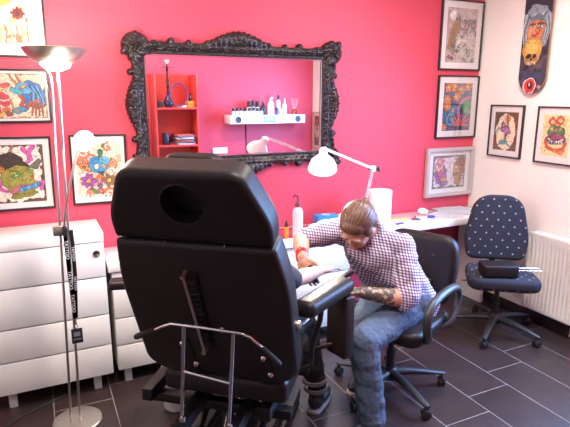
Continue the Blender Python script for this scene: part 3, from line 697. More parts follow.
o = M().box((0, 0, .004), (.07, .022, .008), bev=.002).build('eraser', BLUEPL); o.location = (2.38, 3.00, DT); o.rotation_euler = (0, 0, .2); tag(o, 'small blue block on the desk by the chair back', 'eraser')
t = thing('scissors', 'black handled scissors lying among the desk clutter', 'scissors', (2.60, 3.09, DT+.003), 1.0)
M().box((.04, .003, 0), (.09, .009, .0015), rot=.06).box((.04, -.003, .001), (.09, .009, .0015), rot=-.06).build('blades', CHROME, t)
for s in (-1, 1): M().tube([(-.03+.022*math.cos(a), s*.017+.014*math.sin(a), 0) for a in np.linspace(0, 2*PI, 18)[:-1]], .003, 8, True).build('handle', BLKPLA, t)
o = M().tube([(0, 0, 0), (.05, .012, .001), (.12, .03, 0)], .0035, 8).build('marker_pen', YELLOW); o.location = (2.42, 3.06, DT+.004); tag(o, 'yellow pencil lying in front of the yellow ruler', 'pencil')

# swing-arm lamp clamped to the desk
def swing_lamp():
    E_ = V((2.02, 2.86, 1.222)); S_ = V((1.64, 2.83, 1.370)); Bp = V((2.035, 2.99, DT)); sh = V((1.602, 2.80, 1.35))
    t = thing('swing_arm_lamp', 'white swing arm lamp shining over the tattooist', 'desk lamp', Bp); W = Matrix.Translation(Bp)
    M().lathe([(0, 0), (.08, 0), (.085, .006), (.08, .018), (.02, .03), (.014, .06), (0, .06)], Bp, 32).build('base', WHITE, t, world=W)
    J = Bp+V((0, 0, .07)); side = (E_-J).cross(V((0, 0, 1))).normalized()
    for nm, a, b in (('lower_arm', J, E_), ('upper_arm', E_, S_)):
        q = M(); up = (b-a).cross(side).normalized()
        for s in (-1, 1): q.tube([a+up*s*.011, b+up*s*.011], .0048, 8)
        q.build(nm, WHITE, t, world=W)
        q = M(); n = 50; L = (b-a); q.tube([a+L*(.08+.3*k/n)+(up*math.cos(k*1.6)+side*math.sin(k*1.6))*.006 for k in range(n)], .0013, 5); q.build('spring', CHROME, t, world=W)
    M().box(J, (.03, .03, .05), bev=.004).build('swivel', WHITE, t, world=W)
    k = M().box(E_, (.035, .03, .04), bev=.004).build('elbow_plate', WHITE, t, world=W)
    M().cyl(E_-side*.035, E_+side*.035, .006).cyl(E_-side*.045, E_-side*.03, .014).cyl(E_+side*.0, E_+V((.05, -.02, -.02)), .004).build('wing_knob', BLKPLA, t, world=W)
    ax = V((-.35, -.55, -.8)).normalized(); c = sh
    M().tube([S_, S_+V((-.012, -.01, .012)), c-ax*.0], .008, 8).build('lamp_neck', WHITE, t, world=W)
    prof = [(.018, -.035), (.026, -.03), (.028, .01), (.045, .03), (.072, .058), (.086, .09), (.090, .115), (.087, .115), (.083, .09), (.069, .06), (.042, .034), (.02, .02)]
    M().lathe(prof, c, 36, ax).build('lamp_shade', WHITE, t, world=W)
    M().lathe([(0, .118), (.02, .116), (.033, .1), (.036, .08), (.028, .055), (.016, .035), (0, .03)], c, 24, ax).build('bulb', BULBD, t, world=W)
    return c+ax*.145, ax
LP, LAX = swing_lamp()

# ------------------------------------------------------------------ floor lamp
def floor_lamp():
    Bp = V((.060, 2.675, 0)); t = thing('floor_lamp', 'brushed steel floor lamp with an uplight bowl and a reading arm', 'floor lamp', Bp); W = Matrix.Translation(Bp)
    M().lathe([(0, 0), (.12, 0), (.124, .004), (.124, .016), (.12, .02), (0, .022)], Bp, 48).build('base', STEEL, t, world=W)
    A0, A1 = V((.028, 2.66, .02)), V((.088, 2.65, 1.72)); B0_, B1 = V((.072, 2.655, .02)), V((.120, 2.65, 1.80))
    M().tube([A0, A0.lerp(A1, .5), A1, (.084, 2.65, 1.79), (.062, 2.65, 1.835), (.035, 2.65, 1.85), (.03, 2.65, 1.862)], .0065, 12).build('pole', STEEL, t, world=W)
    M().tube([B0_, B0_.lerp(B1, .5), B1], .0068, 12).build('pole', STEEL, t, world=W)
    br = M().box((.062, 2.652, 1.06), (.062, .026, .05), bev=.006).build('bracket', STEEL, t, world=W)
    cc = V((.113, 2.65, 0))
    M().lathe([(.055, 1.838), (.075, 1.842), (.100, 1.856), (.125, 1.882), (.137, 1.904), (.135, 1.906), (.122, 1.886), (.098, 1.861), (.074, 1.847), (.055, 1.843)], cc, 48).build('lamp_bowl', STEEL, t, world=W)
    M().lathe([(0, 1.806), (.03, 1.809), (.054, 1.820), (.066, 1.836), (.066, 1.844), (.03, 1.856), (0, 1.858)], cc, 32).build('bulb', BULB, t, world=W)
    M().ell((.035, 2.65, 1.862), .012).build('knob', STEEL, t, world=W)
    # reading arm
    M().tube([(.085, 2.645, 1.04), (.085, 2.64, 1.10), (.105, 2.61, 1.22), (.155, 2.60, 1.40), (.188, 2.60, 1.475)], .0055, 10).build('reading_arm', STEEL, t, world=W)
    ax = V((.22, -.9, -.15)).normalized(); c = V((.190, 2.585, 1.50))
    M().lathe([(0, -.04), (.018, -.038), (.024, -.02), (.03, .0), (.046, .03), (.048, .036), (.044, .034), (.026, .002), (0, -.005)], c, 28, ax).build('reading_shade', STEEL, t, world=W)
    M().lathe([(0, .072), (.022, .066), (.040, .045), (.043, .028), (.028, .008), (0, .0)], c, 24, ax).build('reading_bulb', BULB, t, world=W)
    return cc+V((0, 0, 1.90)), c+ax*.11
T1, T2 = floor_lamp()
# lanyard hung from the bracket
t = thing('lanyard', 'black lanyard with white lettering and a card, hung on the floor lamp', 'lanyard', (.095, 2.60, 1.08)); W = Matrix.Translation((.095, 2.60, 1.08))
def ribbon(pts, w, name, m, parent, world, side=V((1, 0, 0)), th=.0015):
    b = M().b; q = M(); b = q.b; L = []
    for i, p in enumerate(pts):
        p = V(p); sd = side[i] if isinstance(side, list) else side
        L.append([b.verts.new(p-sd*w/2), b.verts.new(p+sd*w/2)])
    for a, c in zip(L, L[1:]): b.faces.new((a[0], a[1], c[1], c[0]))
    bmesh.ops.solidify(b, geom=b.faces[:], thickness=th); return q.build(name, m, parent, world=world)
ribbon([(.083, 2.628, 1.085), (.083, 2.605, 1.082), (.083, 2.600, 1.04), (.086, 2.600, .86), (.092, 2.600, .62)], .019, 'strap', LANY, t, W)
ribbon([(.110, 2.630, 1.065), (.110, 2.612, 1.062), (.112, 2.607, 1.0), (.110, 2.606, .84), (.096, 2.606, .62)], .019, 'strap', LANY, t, W)
M().cyl((.094, 2.603, .62), (.094, 2.603, .585), .004).tube([(.094+.007*math.cos(a), 2.603, .575+.010*math.sin(a)) for a in np.linspace(0, 2*PI, 14)[:-1]], .0015, 6, True).build('hook', CHROME, t, world=W)
cd = M().box((.094, 2.603, .525), (.052, .004, .078), bev=.001).build('card', LANY, t, world=W)
M().box((.094, 2.6005, .535), (.03, .0008, .022)).box((.094, 2.6005, .508), (.036, .0008, .006)).build('card_print', mat('grey_print', (.2, .22, .28), .5), cd, world=W)
def text_mesh(s, size, mtx, m, parent, name='lettering', world=None):
    cu = bpy.data.curves.new('t', 'FONT'); cu.body = s; cu.size = size; cu.align_x = 'CENTER'; cu.align_y = 'CENTER'; cu.extrude = .0003
    o = bpy.data.objects.new('t', cu); C.objects.link(o); bpy.context.view_layer.update()
    dg = bpy.context.evaluated_depsgraph_get(); me = bpy.data.meshes.new_from_object(o.evaluated_get(dg)); bpy.data.objects.remove(o)
    me.transform(mtx); 
    if world is not None: me.transform(world.inverted())
    me.materials.clear(); me.materials.append(m); r = bpy.data.objects.new(name, me); C.objects.link(r); r.parent = parent; return r
FACE = Matrix.Rotation(PI/2, 4, 'X')
for z, x in ((.975, .0840), (.82, .0865), (.70, .0895)):
    text_mesh('TATTOO', .023, Matrix.Translation((x, 2.5985, z)) @ FACE @ Matrix.Rotation(-PI/2, 4, 'Z'), LTXT, t, world=W)
for z, x in ((.95, .1115), (.80, .1085)):
    text_mesh('TATTOO', .018, Matrix.Translation((x, 2.6045, z)) @ FACE @ Matrix.Rotation(-PI/2, 4, 'Z'), LTXT, t, world=W)

# cable on the floor under the chest
o = M().tube([(-.5, 2.60, .006), (-.38, 2.72, .006), (-.27, 2.80, .006), (-.2, 2.86, .006), (-.12, 2.90, .006), (.0, 2.96, .006), (.1, 3.05, .006)], .005, 8).build('power_cable', RUBBER); rebase(o, (-.2, 2.86, 0)); tag(o, 'black power cable snaking on the floor under the chest', 'cable')
# small bin under the chair
t = thing('waste_bin', 'small grey round bin behind the tattoo chair frame', 'bin', (.575, 2.60, 0))
M().lathe([(0, 0), (.062, 0), (.07, .008), (.078, .225), (.082, .232), (.078, .235), (.073, .225), (.064, .012), (0, .01)], seg=36).build('bin_body', BINM, t)
M().lathe([(.0745, .12), (.0755, .12), (.0765, .15), (.0755, .15)], seg=36).build('band', BLKPLA, t)

# ------------------------------------------------------------------ radiator
t = thing('radiator', 'cream panel radiator with vertical ridges on the right wall', 'radiator', (WX, 2.23, .12)); t.rotation_euler = (0, 0, 0)
RL, RH = .70, .60; b = M(); n = int(RL/.0333)*6; pr = []
for i in range(n+1):
    y = -RL/2+.012+(RL-.024)*i/n; ph = (i % 6)/6; dpt = .008*(.5-.5*math.cos(ph*2*PI))**2; pr.append((y, -.098+dpt))
zz = [0.012, .035, .05, RH-.07, RH-.055, RH-.03]; rows = []
for k, z in enumerate(zz): rows.append([b.b.verts.new((x if 1 < k < 4 else -.100, y, z)) for y, x in pr])
for A, B in zip(rows, rows[1:]):
    for i in range(n): b.b.faces.new((A[i], A[i+1], B[i+1], B[i]))
b.build('front_panel', RAD, t)
for s in (-1, 1): M().box((-.062, s*(RL/2-.004), RH/2-.01), (.08, .008, RH-.03), bev=.003).build('side_cap', RAD, t)
b = M().box((-.0985, 0, RH-.016), (.006, RL-.004, .032), bev=.002).box((-.025, 0, RH-.016), (.006, RL-.004, .032), bev=.002)
for i in range(34): b.box((-.062, -RL/2+.02+i*.02, RH-.006), (.07, .004, .006))
b.build('top_grille', RAD, t); M().box((-.03, 0, RH/2-.02), (.01, RL-.03, RH-.06)).build('back_panel', RAD, t)
for s in (-1, 1): M().box((-.012, s*.22, RH/2), (.022, .04, .3)).build('wall_bracket', RAD, t)
M().cyl((-.06, -RL/2, .05), (-.06, -RL/2-.06, .05), .012).cyl((-.06, -RL/2-.05, .05), (-.06, -RL/2-.05, -.118), .008).build('pipe', CHROME, t)

# ------------------------------------------------------------------ tattoo chair (local: +y = facing, +x = its right)
CA = -math.radians(39.2); CB = V((.616, 1.902, 0)); TH = math.radians(21.58)
up = V((0, -math.sin(TH), math.cos(TH))); nb = V((0, -math.cos(TH), -math.sin(TH)))      # up the back; outward to the rear
def back_mtx(off=0): # local (x,s,depth) ; depth positive = rearwards
    o = V((0, 0, .536))+nb*off
    return Matrix(((1, 0, nb.x, o.x), (0, up.y, nb.y, o.y), (0, up.z, nb.z, o.z), (0, 0, 0, 1)))
BM_ = back_mtx()
def bp(x, s, d=0): return BM_ @ V((x, s, d))
chair = thing('tattoo_chair', 'black padded tattoo chair seen from behind with steel frame', 'tattoo chair', CB, CA)
out = round_poly([(-.300, .706), (-.335, .52), (-.335, .06), (-.27, .0), (.27, .0), (.335, .06), (.335, .52), (.300, .706)], [.02, .1, .05, .04, .04, .05, .1, .02], 5)
M().prism(out, -.115, 0, BM_, .022, 4).build('backrest', VINYL, chair, sharp=60)
out = round_poly([(-.297, .710), (-.299, .80), (-.215, .995), (.215, .995), (.299, .80), (.297, .710)], [.02, .06, .05, .05, .06, .02], 6)
hr = M().prism(out, -.115, 0, BM_, .026, 4).build('headrest', VINYLS, chair, sharp=60)
cut = M().prism([(.076*math.cos(a), .872+.076*math.sin(a)) for a in np.linspace(0, 2*PI, 48)[:-1]], -.085, .05, BM_).build('cut', None)
cut.matrix_world = Matrix.Translation(CB) @ Matrix.Rotation(CA, 4, 'Z'); bpy.context.view_layer.update()
md = hr.modifiers.new('b', 'BOOLEAN'); md.object = cut; md.operation = 'DIFFERENCE'; md.solver = 'EXACT'
bpy.context.view_layer.update(); bake(hr)
for e in hr.data.polygons: e.use_smooth = True
hr.modifiers.new('w', 'WEIGHTED_NORMAL').keep_sharp = True
bpy.data.objects.remove(cut)
hm = hr.data; bmt = bmesh.new(); bmt.from_mesh(hm)
for e in bmt.edges:
    if len(e.link_faces) == 2 and e.calc_face_angle(0) > math.radians(35): e.smooth = False
bmt.to_mesh(hm); bmt.free()
b = M(); b.tube([bp(.078*math.cos(a), .872+.078*math.sin(a), .0) for a in np.linspace(0, 2*PI, 40)[:-1]], .004, 8, True); b.build('face_hole_piping', VINYLS, chair)
M().prism([(.0755*math.cos(a), .872+.0755*math.sin(a)) for a in np.linspace(0, 2*PI, 32)[:-1]], -.084, -.078, BM_).build('face_hole_liner', VINYL, chair)
out = round_poly([(-.12, .76), (-.13, .93), (-.09, .985), (.09, .985), (.13, .93), (.12, .76)], .03)
M().prism(out, -.175, -.112, BM_, .025, 4).build('head_cushion', VINYLS, chair, sharp=60)
b = M()
for x in (-.13, .13): b.cyl(bp(x, .70, -.05), bp(x, .73, -.05), .008)
for x in (-.10, .12): b.cyl(bp(x, .708, .002), bp(x, .711, -.01), .004)
b.build('headrest_stud', CHROME, chair)
M().box((0, .26, .485), (.56, .50, .11), bev=.03, seg=4).build('seat', VINYL, chair)
# ratchet strip on the back
b = M(); S0, S1 = .585, .20
rt = M(); rt.box(BM_ @ V((-.022, (S0+S1)/2, .012)), (.038, .39, .006), rot=BM_.to_3x3()).build('ratchet_plate', BLKMET, chair)
b = M()
for k in range(13): b.box(bp(-.022, .24+.026*k, .022), (.036, .007, .016), rot=BM_.to_3x3())
b.build('ratchet_teeth', BLKPLA, chair)
M().tube([bp(-.045, .58, .03), bp(-.028, .20, .04)], .0055, 10).cyl(bp(-.045, .58, .0), bp(-.045, .58, .038), .009).cyl(bp(-.028, .20, .0), bp(-.028, .20, .05), .009).build('ratchet_rod', STEEL, chair)
for x, s in ((-.14, .19), (-.10, .075), (.20, .16), (.22, .065), (.05, .30)): M().lathe([(0, .010), (.009, .008), (.013, 0)], bp(x, s, .006), 16, BM_.to_3x3() @ V((0, 0, 1))).build('bolt', CHROME, chair)
for x, w_ in ((-.12, .055), (.21, .06)): M().prism(round_poly([(x-w_/2, .0), (x+w_/2, .0), (x+.012, .22), (x-.012, .22)], .008), .001, .006, BM_).build('hinge_plate', BLKMET, chair)
# tubular lever frame
tp = [bp(-.20, .33, .07), bp(-.16, .355, .07), bp(-.12, .375, .07), bp(.02, .372, .07), bp(.155, .365, .07), bp(.19, .35, .07), bp(.23, .30, .07)]
lf = M().tube(tp, .0065, 10); F1 = V((-.112, -.165, .43)); F2 = V((.088, -.165, .43)); P1, P2 = bp(-.068, .372, .07), bp(.127, .367, .07)
lf.tube([P1, F1], .0075, 12).tube([P2, F2], .0075, 12).tube([P1.lerp(F1, .47), P2.lerp(F2, .53)], .0065, 10); lf.build('lever_frame', CHROME, chair)
for a, c in ((bp(-.195, .332, .07), bp(-.295, .275, .07)), (bp(.228, .302, .07), bp(.290, .215, .07))):
    d_ = (c-a); M().tube([a, a+d_*.1, a+d_*.9, c], [.009, .0115, .0125, .010], 12).build('grip', RUBBER, chair)
for q in (F1, F2): M().cyl(q-V((0, 0, .01)), q+V((0, 0, .012)), .014).build('frame_foot', CHROME, chair)
# base
def beam(a, c, w_=.05, h_=.06, nm='beam'):
    a, c = V(a), V(c); d_ = c-a; q = d_.to_track_quat('Y', 'Z').to_matrix(); M().box((a+c)/2, (w_, d_.length, h_), rot=q, bev=.004).build(nm, BLKMET, chair)
beam((-.37, .02, .385), (-.37, .56, .385)); beam((-.125, -.19, .385), (-.125, .55, .385)); beam((.185, .0, .385), (.185, .55, .385)); beam((.10, -.19, .385), (.10, .55, .385), .04)
beam((-.395, .12, .33), (.28, .12, .33), .05, .045, 'crossbeam'); beam((-.395, .50, .33), (.28, .50, .33), .05, .045, 'crossbeam')
beam((-.22, -.05, .06), (-.22, .85, .06), .06, .06, 'floor_rail'); beam((.16, -.05, .06), (.16, .72, .06), .06, .06, 'floor_rail')
beam((-.25, .0, .055), (.19, .0, .055), .06, .05, 'floor_crossbeam'); beam((-.25, .68, .055), (.19, .68, .055), .06, .05, 'floor_crossbeam')
for x in (-.18, .12):
    beam((x, .02, .09), (x, .50, .34), .022, .05, 'scissor_arm'); beam((x+.03, .50, .09), (x+.03, .06, .34), .022, .05, 'scissor_arm')
M().cyl((-.03, .08, .12), (-.03, .30, .33), .028).cyl((-.03, .22, .25), (-.03, .38, .40), .016).build('lift_piston', CHROME, chair)
M().box((-.03, .40, .12), (.16, .2, .09), bev=.01).build('motor_housing', BLKPLA, chair)
for x in (-.22, .16):
    for y in (-.03, .70): M().lathe([(0, 0), (.028, 0), (.03, .012), (.012, .02), (.012, .032), (0, .032)], (x, y, .001), 20).build('foot', RUBBER, chair)
# armrests: pads swing outwards on posts
def arm(side):
    a0, a1 = V((.322, .09, .832)), V((.460, .475, .828)); WD, HT = .105, .075; 
    if side < 0: a0, a1 = V((-.680, .265, .795)), V((-.40, .385, .795)); WD, HT = .09, .045
    ax = (a1-a0); q = ax.to_track_quat('Y', 'Z').to_matrix(); L = ax.length
    b = bmesh.new(); bmesh.ops.create_cube(b, size=1); bmesh.ops.scale(b, vec=(WD, L, HT), verts=b.verts)
    bmesh.ops.bevel(b, geom=b.edges[:], offset=HT*.46, segments=5, affect='EDGES', profile=.55); b.transform(Matrix.Translation((a0+a1)/2) @ q.to_4x4())
    m = M(); m.merge(b); m.build('armrest_pad', VINYLS, chair, sharp=60)
    p = (a0+a1)/2-V((0, 0, .03)); s0 = V((side*.29, .20, .50))
    M().tube([s0, s0+V((side*.05, .02, .02)), V((side*.34, .24, .60)), V((side*.37, .27, .72)), V((p.x*.3+side*.37*.7, p.y*.3+.27*.7, .79))], .013, 10).build('armrest_post', BLKMET, chair)
arm(1); arm(-1)
M().cyl(bp(.300, .30, -.06), bp(.350, .30, -.06), .018).build('pivot_cap', STEEL, chair)
M().tube([bp(.345, .30, -.06), V((.33, .10, .775)), V((.36, .20, .785))], .006, 8).build('armrest_stay', STEEL, chair)
q = Matrix.Rotation(-.69, 3, 'Z'); c_ = V((.440, .445, .630))
M().box(c_, (.135, .065, .315), rot=q, bev=.012, seg=3).build('side_pad', VINYL, chair)
M().tube([(.27, .40, .48), (.40, .44, .52), (.45, .45, .56)], .011, 8).build('side_pad_bracket', BLKMET, chair)

# ------------------------------------------------------------------ swivel office chairs
def caster(t, x, y, a):
    c = thing('tmp', '', '', (0, 0, 0)) if False else None
    rot = Matrix.Rotation(a, 3, 'Z'); b = M(); 
    for s in (-1, 1): b.lathe([(0, -.010), (.016, -.010), (.025, -.007), (.0265, .0), (.025, .007), (.016, .010), (0, .010)], V((x, y, .0275))+rot @ V((0, s*.013, 0)), 20, rot @ V((0, 1, 0)))
    o = b.build('caster', RUBBER, t)
    M().cyl((x, y, .03), (x, y, .075), .008, seg=12).box((x, y, .048), (.03, .012, .03), rot=a, bev=.004).build('caster_fork', GRYPLA, o)
def swivel_base(t, a0, R, m, zc=.12, hz=.40):
    b = M(); b.lathe([(0, .075), (.045, .075), (.05, .085), (.045, .13), (.03, .145), (0, .145)], (0, 0, 0), 28); b.build('hub', m, t)
    for k in range(5):
        a = a0+k*2*PI/5; d_ = V((math.cos(a), math.sin(a), 0)); s_ = V((-d_.y, d_.x, 0)); b = M(); rings = []
        for r_, w_, h_, z in ((.03, .030, .025, .112), (.12, .026, .022, .108), (.24, .021, .015, .092), (R-.01, .018, .011, .080), (R+.018, .012, .008, .076)):
            p = d_*r_+V((0, 0, z)); rings.append([b.b.verts.new(p+s_*w_*math.cos(q)+V((0, 0, h_*math.sin(q)))) for q in np.linspace(0, 2*PI, 13)[:-1]])
        for A, B in zip(rings, rings[1:]):
            for i in range(12): b.b.faces.new((A[i], A[(i+1) % 12], B[(i+1) % 12], B[i]))
        b.b.faces.new(rings[0]); b.b.faces.new(rings[-1]); b.build('spoke', m, t); caster(t, d_.x*R, d_.y*R, a+1.2)
    M().cyl((0, 0, .13), (0, 0, .26), .027).cyl((0, 0, .26), (0, 0, hz), .018).build('gas_lift', BLKPLA, t)
    M().box((0, 0, hz), (.16, .20, .035), bev=.008).build('tilt_mechanism', BLKMET, t)
    M().tube([(.06, 0, hz), (.20, -.02, hz-.01), (.25, -.02, hz-.012)], .005, 8).build('height_lever', CHROME, t)
def cushion(outline, th, mtx, name, m, t, bev=.02, crown=.0, uv=False):
    b = M().prism(outline, 0, th, mtx, bev, 4)
    if uv:
        inv = mtx.inverted(); L = b.b.loops.layers.uv.new('UVMap')
        for f in b.b.faces:
            for lp in f.loops: p = inv @ lp.vert.co; lp[L].uv = (p.x, p.y+p.z*.7)
    return b.build(name, m, t, sharp=60)
# black leather chair under the tattooist (local +y = facing)
MF = V((-.906, -.423, 0)); mrz = math.atan2(MF.y, MF.x)-PI/2
oc = thing('office_chair', 'black leather swivel chair with loop armrests under the tattooist', 'office chair', (1.76, 2.235, 0), mrz)
swivel_base(oc, -PI/2-mrz, .325, GRYPLA, hz=.385)
cushion(round_poly([(-.25, -.24), (.25, -.24), (.26, .22), (-.26, .22)], [.06, .06, .09, .09]), .085, Matrix.Translation((0, 0, .402)), 'seat', VINYLS, oc, .03)
bk = Matrix.Translation((0, -.265, .50)) @ Matrix.Rotation(math.radians(97), 4, 'X')
cushion(round_poly([(-.20, -.02), (.20, -.02), (.235, .20), (.215, .40), (-.215, .40), (-.235, .20)], [.07, .07, .08, .10, .10, .08]), .085, bk, 'backrest', VINYLS, oc, .032)
b = M()
for x in (-.09, .09):
    for s in (.12, .27): b.ell(bk @ V((x, s, -.001)), (.011, .006, .011))
b.build('tuft_button', VINYL, oc)
M().tube([(0, -.02, .39), (0, -.22, .39), (0, -.335, .42), (0, -.325, .60)], .02, 10, flat=.5).build('back_bracket', BLKMET, oc)
for s in (-1, 1):
    x = s*.285; P = [(x-s*.05, .10, .42), (x, .13, .44), (x, .18, .50), (x, .185, .58), (x, .15, .64), (x, .05, .668), (x, -.10, .672), (x, -.21, .655), (x, -.245, .60), (x, -.22, .52), (x, -.14, .45), (x-s*.05, -.10, .42)]
    Q = []
    for i in range(len(P)-1):
        for k in range(3): Q.append(V(P[i]).lerp(V(P[i+1]), k/3))
    Q.append(V(P[-1]))
    for _ in range(3): Q = [Q[0]]+[(Q[i-1]+Q[i]*2+Q[i+1])/4 for i in range(1, len(Q)-1)]+[Q[-1]]
    M().tube(Q, .023, 12, flat=.75).build('armrest_loop', GRYPLA, oc)
# dotted chair by the radiator
df = V((-.60, -.80, 0)).normalized(); drz = math.atan2(df.y, df.x)-PI/2
dc = thing('office_chair', 'navy dotted fabric swivel chair beside the radiator', 'office chair', (2.925, 2.535, 0), drz)
swivel_base(dc, math.radians(-4)-drz, .32, GRYPLA, hz=.385)
sm = Matrix.Translation((-.0, .060, .400))
cushion(round_poly([(-.22, -.20), (.22, -.20), (.245, .20), (-.245, .20)], [.08, .08, .10, .10], 7), .085, sm, 'seat', DOTS, dc, .03, uv=True)
cushion(round_poly([(-.2, -.18), (.2, -.18), (.22, .17), (-.22, .17)], .08), .015, Matrix.Translation((0, .05, .390)), 'seat_shell', BLKPLA, dc, .004)
bk = Matrix.Translation((-.0, -.185, .500)) @ Matrix.Rotation(math.radians(96), 4, 'X')
ol = round_poly([(-.205, .0), (.205, .0), (.232, .16), (.165, .485), (-.165, .485), (-.232, .16)], [.06, .06, .12, .13, .13, .12], 8)
cushion(ol, .07, bk @ Matrix.Translation((0, 0, -.035)), 'backrest', DOTS, dc, .028, uv=True)
M().tube([(0, .0, .395), (0, -.20, .385), (0, -.275, .42), (0, -.262, .60), (0, -.255, .72)], .022, 10, flat=.45).build('back_bracket', BLKPLA, dc)
# black padded case with two rods on that seat
t = thing('padded_armrest', 'black padded block with two steel rods on the dotted chair', 'armrest pad', (2.805, 2.44, .4865), math.radians(-28))
M().box((0, 0, .045), (.235, .15, .085), bev=.014, seg=3).build('pad', VINYLS, t)
for y in (-.02, .035): M().tube([(.10, y, .04), (.29, y, .040)], .0045, 10).build('rod', CHROME, t)

# ------------------------------------------------------------------ people
def head_parts(b, c, fw, upv, s=1.0):
    """adds head volume to builder b; fw = face direction, upv = crown direction"""
    fw = V(fw).normalized(); rt_ = fw.cross(V(upv)).normalized(); u = rt_.cross(fw).normalized(); R_ = Matrix((rt_, fw, u)).transposed()
    def P(x, y, z): return c+R_ @ V((x, y, z))*s
    b.ell(P(0, -.012, .03), (.074*s, .093*s, .080*s), R_); b.ell(P(0, .02, -.025), (.062*s, .072*s, .080*s), R_); b.ell(P(0, .050, -.085), (.036*s, .032*s, .028*s), R_)
    b.cap(P(0, .088, .010), P(0, .102, -.026), .0075*s, .0105*s); b.ell(P(0, .088, -.055), (.024*s, .012*s, .010*s), R_)
    b.ell(P(-.03, .078, .022), (.024*s, .012*s, .008*s), R_); b.ell(P(.03, .078, .022), (.024*s, .012*s, .008*s), R_)
    for x in (-1, 1): b.ell(P(x*.074, -.004, -.012), (.009*s, .019*s, .031*s), R_); b.ell(P(x*.035, .062, -.025), (.022*s, .018*s, .022*s), R_)
    return P, R_
def hand(b, wrist, d_, nrm, side, curl=.5, s=1.0, spread=.1):
    """palm from wrist along d_, nrm = back of hand, side = +1 thumb on +x"""
    d_ = V(d_).normalized(); x = d_.cross(V(nrm)).normalized(); n_ = x.cross(d_).normalized(); R_ = Matrix((x, d_, n_)).transposed(); w_ = V(wrist)
    b.ell(w_+d_*.045*s, (.040*s, .052*s, .017*s), R_); b.cap(w_, w_+d_*.03*s, .024*s, .026*s)
    for i, (o_, L, r) in enumerate(((.030, .074, .0088), (.010, .084, .0092), (-.011, .078, .0088), (-.030, .060, .0078))):
        p = w_+d_*.085*s+x*o_*side*s; a = 0
        for k, f in enumerate((.45, .32, .23)):
            a += curl*(.7 if k == 0 else .9); q = p+(d_*math.cos(a)-n_*math.sin(a)+x*side*o_*spread*10)*L*f*s; b.cap(p, q, r*s*(1-.1*k), r*s*(.9-.1*k), 10); p = q
    p = w_+d_*.025*s+x*side*.030*s; q = p+(d_*.7+x*side*.65-n_*.35).normalized()*.042*s; b.cap(p, q, .014*s, .011*s, 10); b.cap(q, q+(d_*.9+x*side*.1-n_*.5).normalized()*.032*s, .0105*s, .008*s, 10)
ORI = V((1.80, 2.25, 0)); Wm = Matrix.Translation(ORI)
man = thing('person', 'tattooist in purple checked shirt and jeans, leaning over the work', 'person', ORI)
HD = V((1.478, 2.205, 1.030)); FW = V((-.60, -.27, -.76)); UP = V((-.5, -.4, .77))
LS, RS = V((1.715, 2.135, .905)), V((1.515, 2.425, .965)); LE, RE = V((1.690, 2.02, .655)), V((1.235, 2.385, .945)); LWr, RWr = V((1.435, 2.085, .715)), V((1.130, 2.165, .925))
PEL = V((1.85, 2.265, .545)); CH = V((1.645, 2.265, .86)); NK = V((1.605, 2.27, .975))
LH, RH_ = V((1.83, 2.175, .545)), V((1.77, 2.345, .545)); LK, RK = V((1.390, 1.985, .495)), V((1.48, 2.20, .42)); LA, RA = V((1.43, 1.945, .085)), V((1.66, 2.34, .10))
b = M(); P, R_ = head_parts(b, HD, FW, UP, 1.06)
b.cap(NK, HD+V((.03, .01, -.02)), .056, .052); b.cap(LS, RS, .06, .06); b.cap(CH, PEL, .115, .12); b.cap(NK, CH, .06, .12)
b.cap(LS, LE, .048, .038); b.cap(LE, LE.lerp(LWr, .35), .042, .047); b.cap(LE.lerp(LWr, .35), LWr, .047, .031); b.cap(RS, RE, .048, .038); b.cap(RE, RE.lerp(RWr, .35), .042, .045); b.cap(RE.lerp(RWr, .35), RWr, .045, .028)
for h_, k_, a_ in ((LH, LK, LA), (RH_, RK, RA)): b.cap(h_, k_, .075, .052); b.cap(k_, k_.lerp(a_, .3), .052, .053); b.cap(k_.lerp(a_, .3), a_, .053, .034)
b.cap(LA+V((0, 0, -.02)), LA+V((-.10, -.05, -.045)), .028, .018); b.cap(RA+V((0, 0, -.03)), RA+V((-.10, -.05, -.06)), .028, .018)
hand(b, RWr, V((.02, -.30, -.50)), V((-.8, -.5, .3)), -1, .45); hand(b, LWr, V((-.85, .40, .05)), V((0, .2, 1)), 1, .5)
o = b.build('body', None); fuse(o, .0048, 5); SK = skin_mat('tattooist_skin', (.56, .30, .21), (tuple(LE.lerp(LWr, .80)-ORI), .125)); o.data.materials.clear(); o.data.materials.append(SK)
o.data.transform(Wm.inverted()); o.parent = man
def face(parent, P, R_, W, s=1.0):
    for x in (-.03, .03):
        M().ell(P(x, .070, .002), .0125*s).build('eye', EYEW, parent, world=W); M().ell(P(x, .0795, .001), .0058*s).build('iris', EYED, parent, world=W)
    M().ell(P(0, .0985, -.056), (.021*s, .004*s, .0045*s), R_).build('mouth', mat('lips', (.40, .13, .10), .5), parent, world=W)
face(man, P, R_, Wm, 1.06)
# hair pulled back into a small knot, plus short beard
b = M(); b.ell(P(0, -.026, .042), (.090, .105, .088), R_); b.ell(P(0, -.055, -.01), (.084, .066, .076), R_); b.ell(P(0, .034, .062), (.068, .044, .044), R_)
for x in (-1, 1): b.ell(P(x*.068, .012, .015), (.018, .034, .038), R_)
b.ell(P(0, -.118, .045), (.027, .027, .027), R_)
o = b.build('hair', None); fuse(o, .004, 4); o.data.materials.clear(); o.data.materials.append(HAIR); 
def strands(p, n):
    l_ = R_.transposed() @ (p-HD); return p+(p-HD).normalized()*.0011*math.sin(math.atan2(l_.x, l_.z+.001)*44+2*mnoise.noise(l_*20))
ripple(o, strands)
o.data.transform(Wm.inverted()); o.parent = man
b = M(); b.ell(P(0, .050, -.090), (.040, .038, .024), R_); b.ell(P(-.054, .012, -.055), (.012, .02, .03), R_); b.ell(P(.054, .012, -.055), (.012, .02, .03), R_)
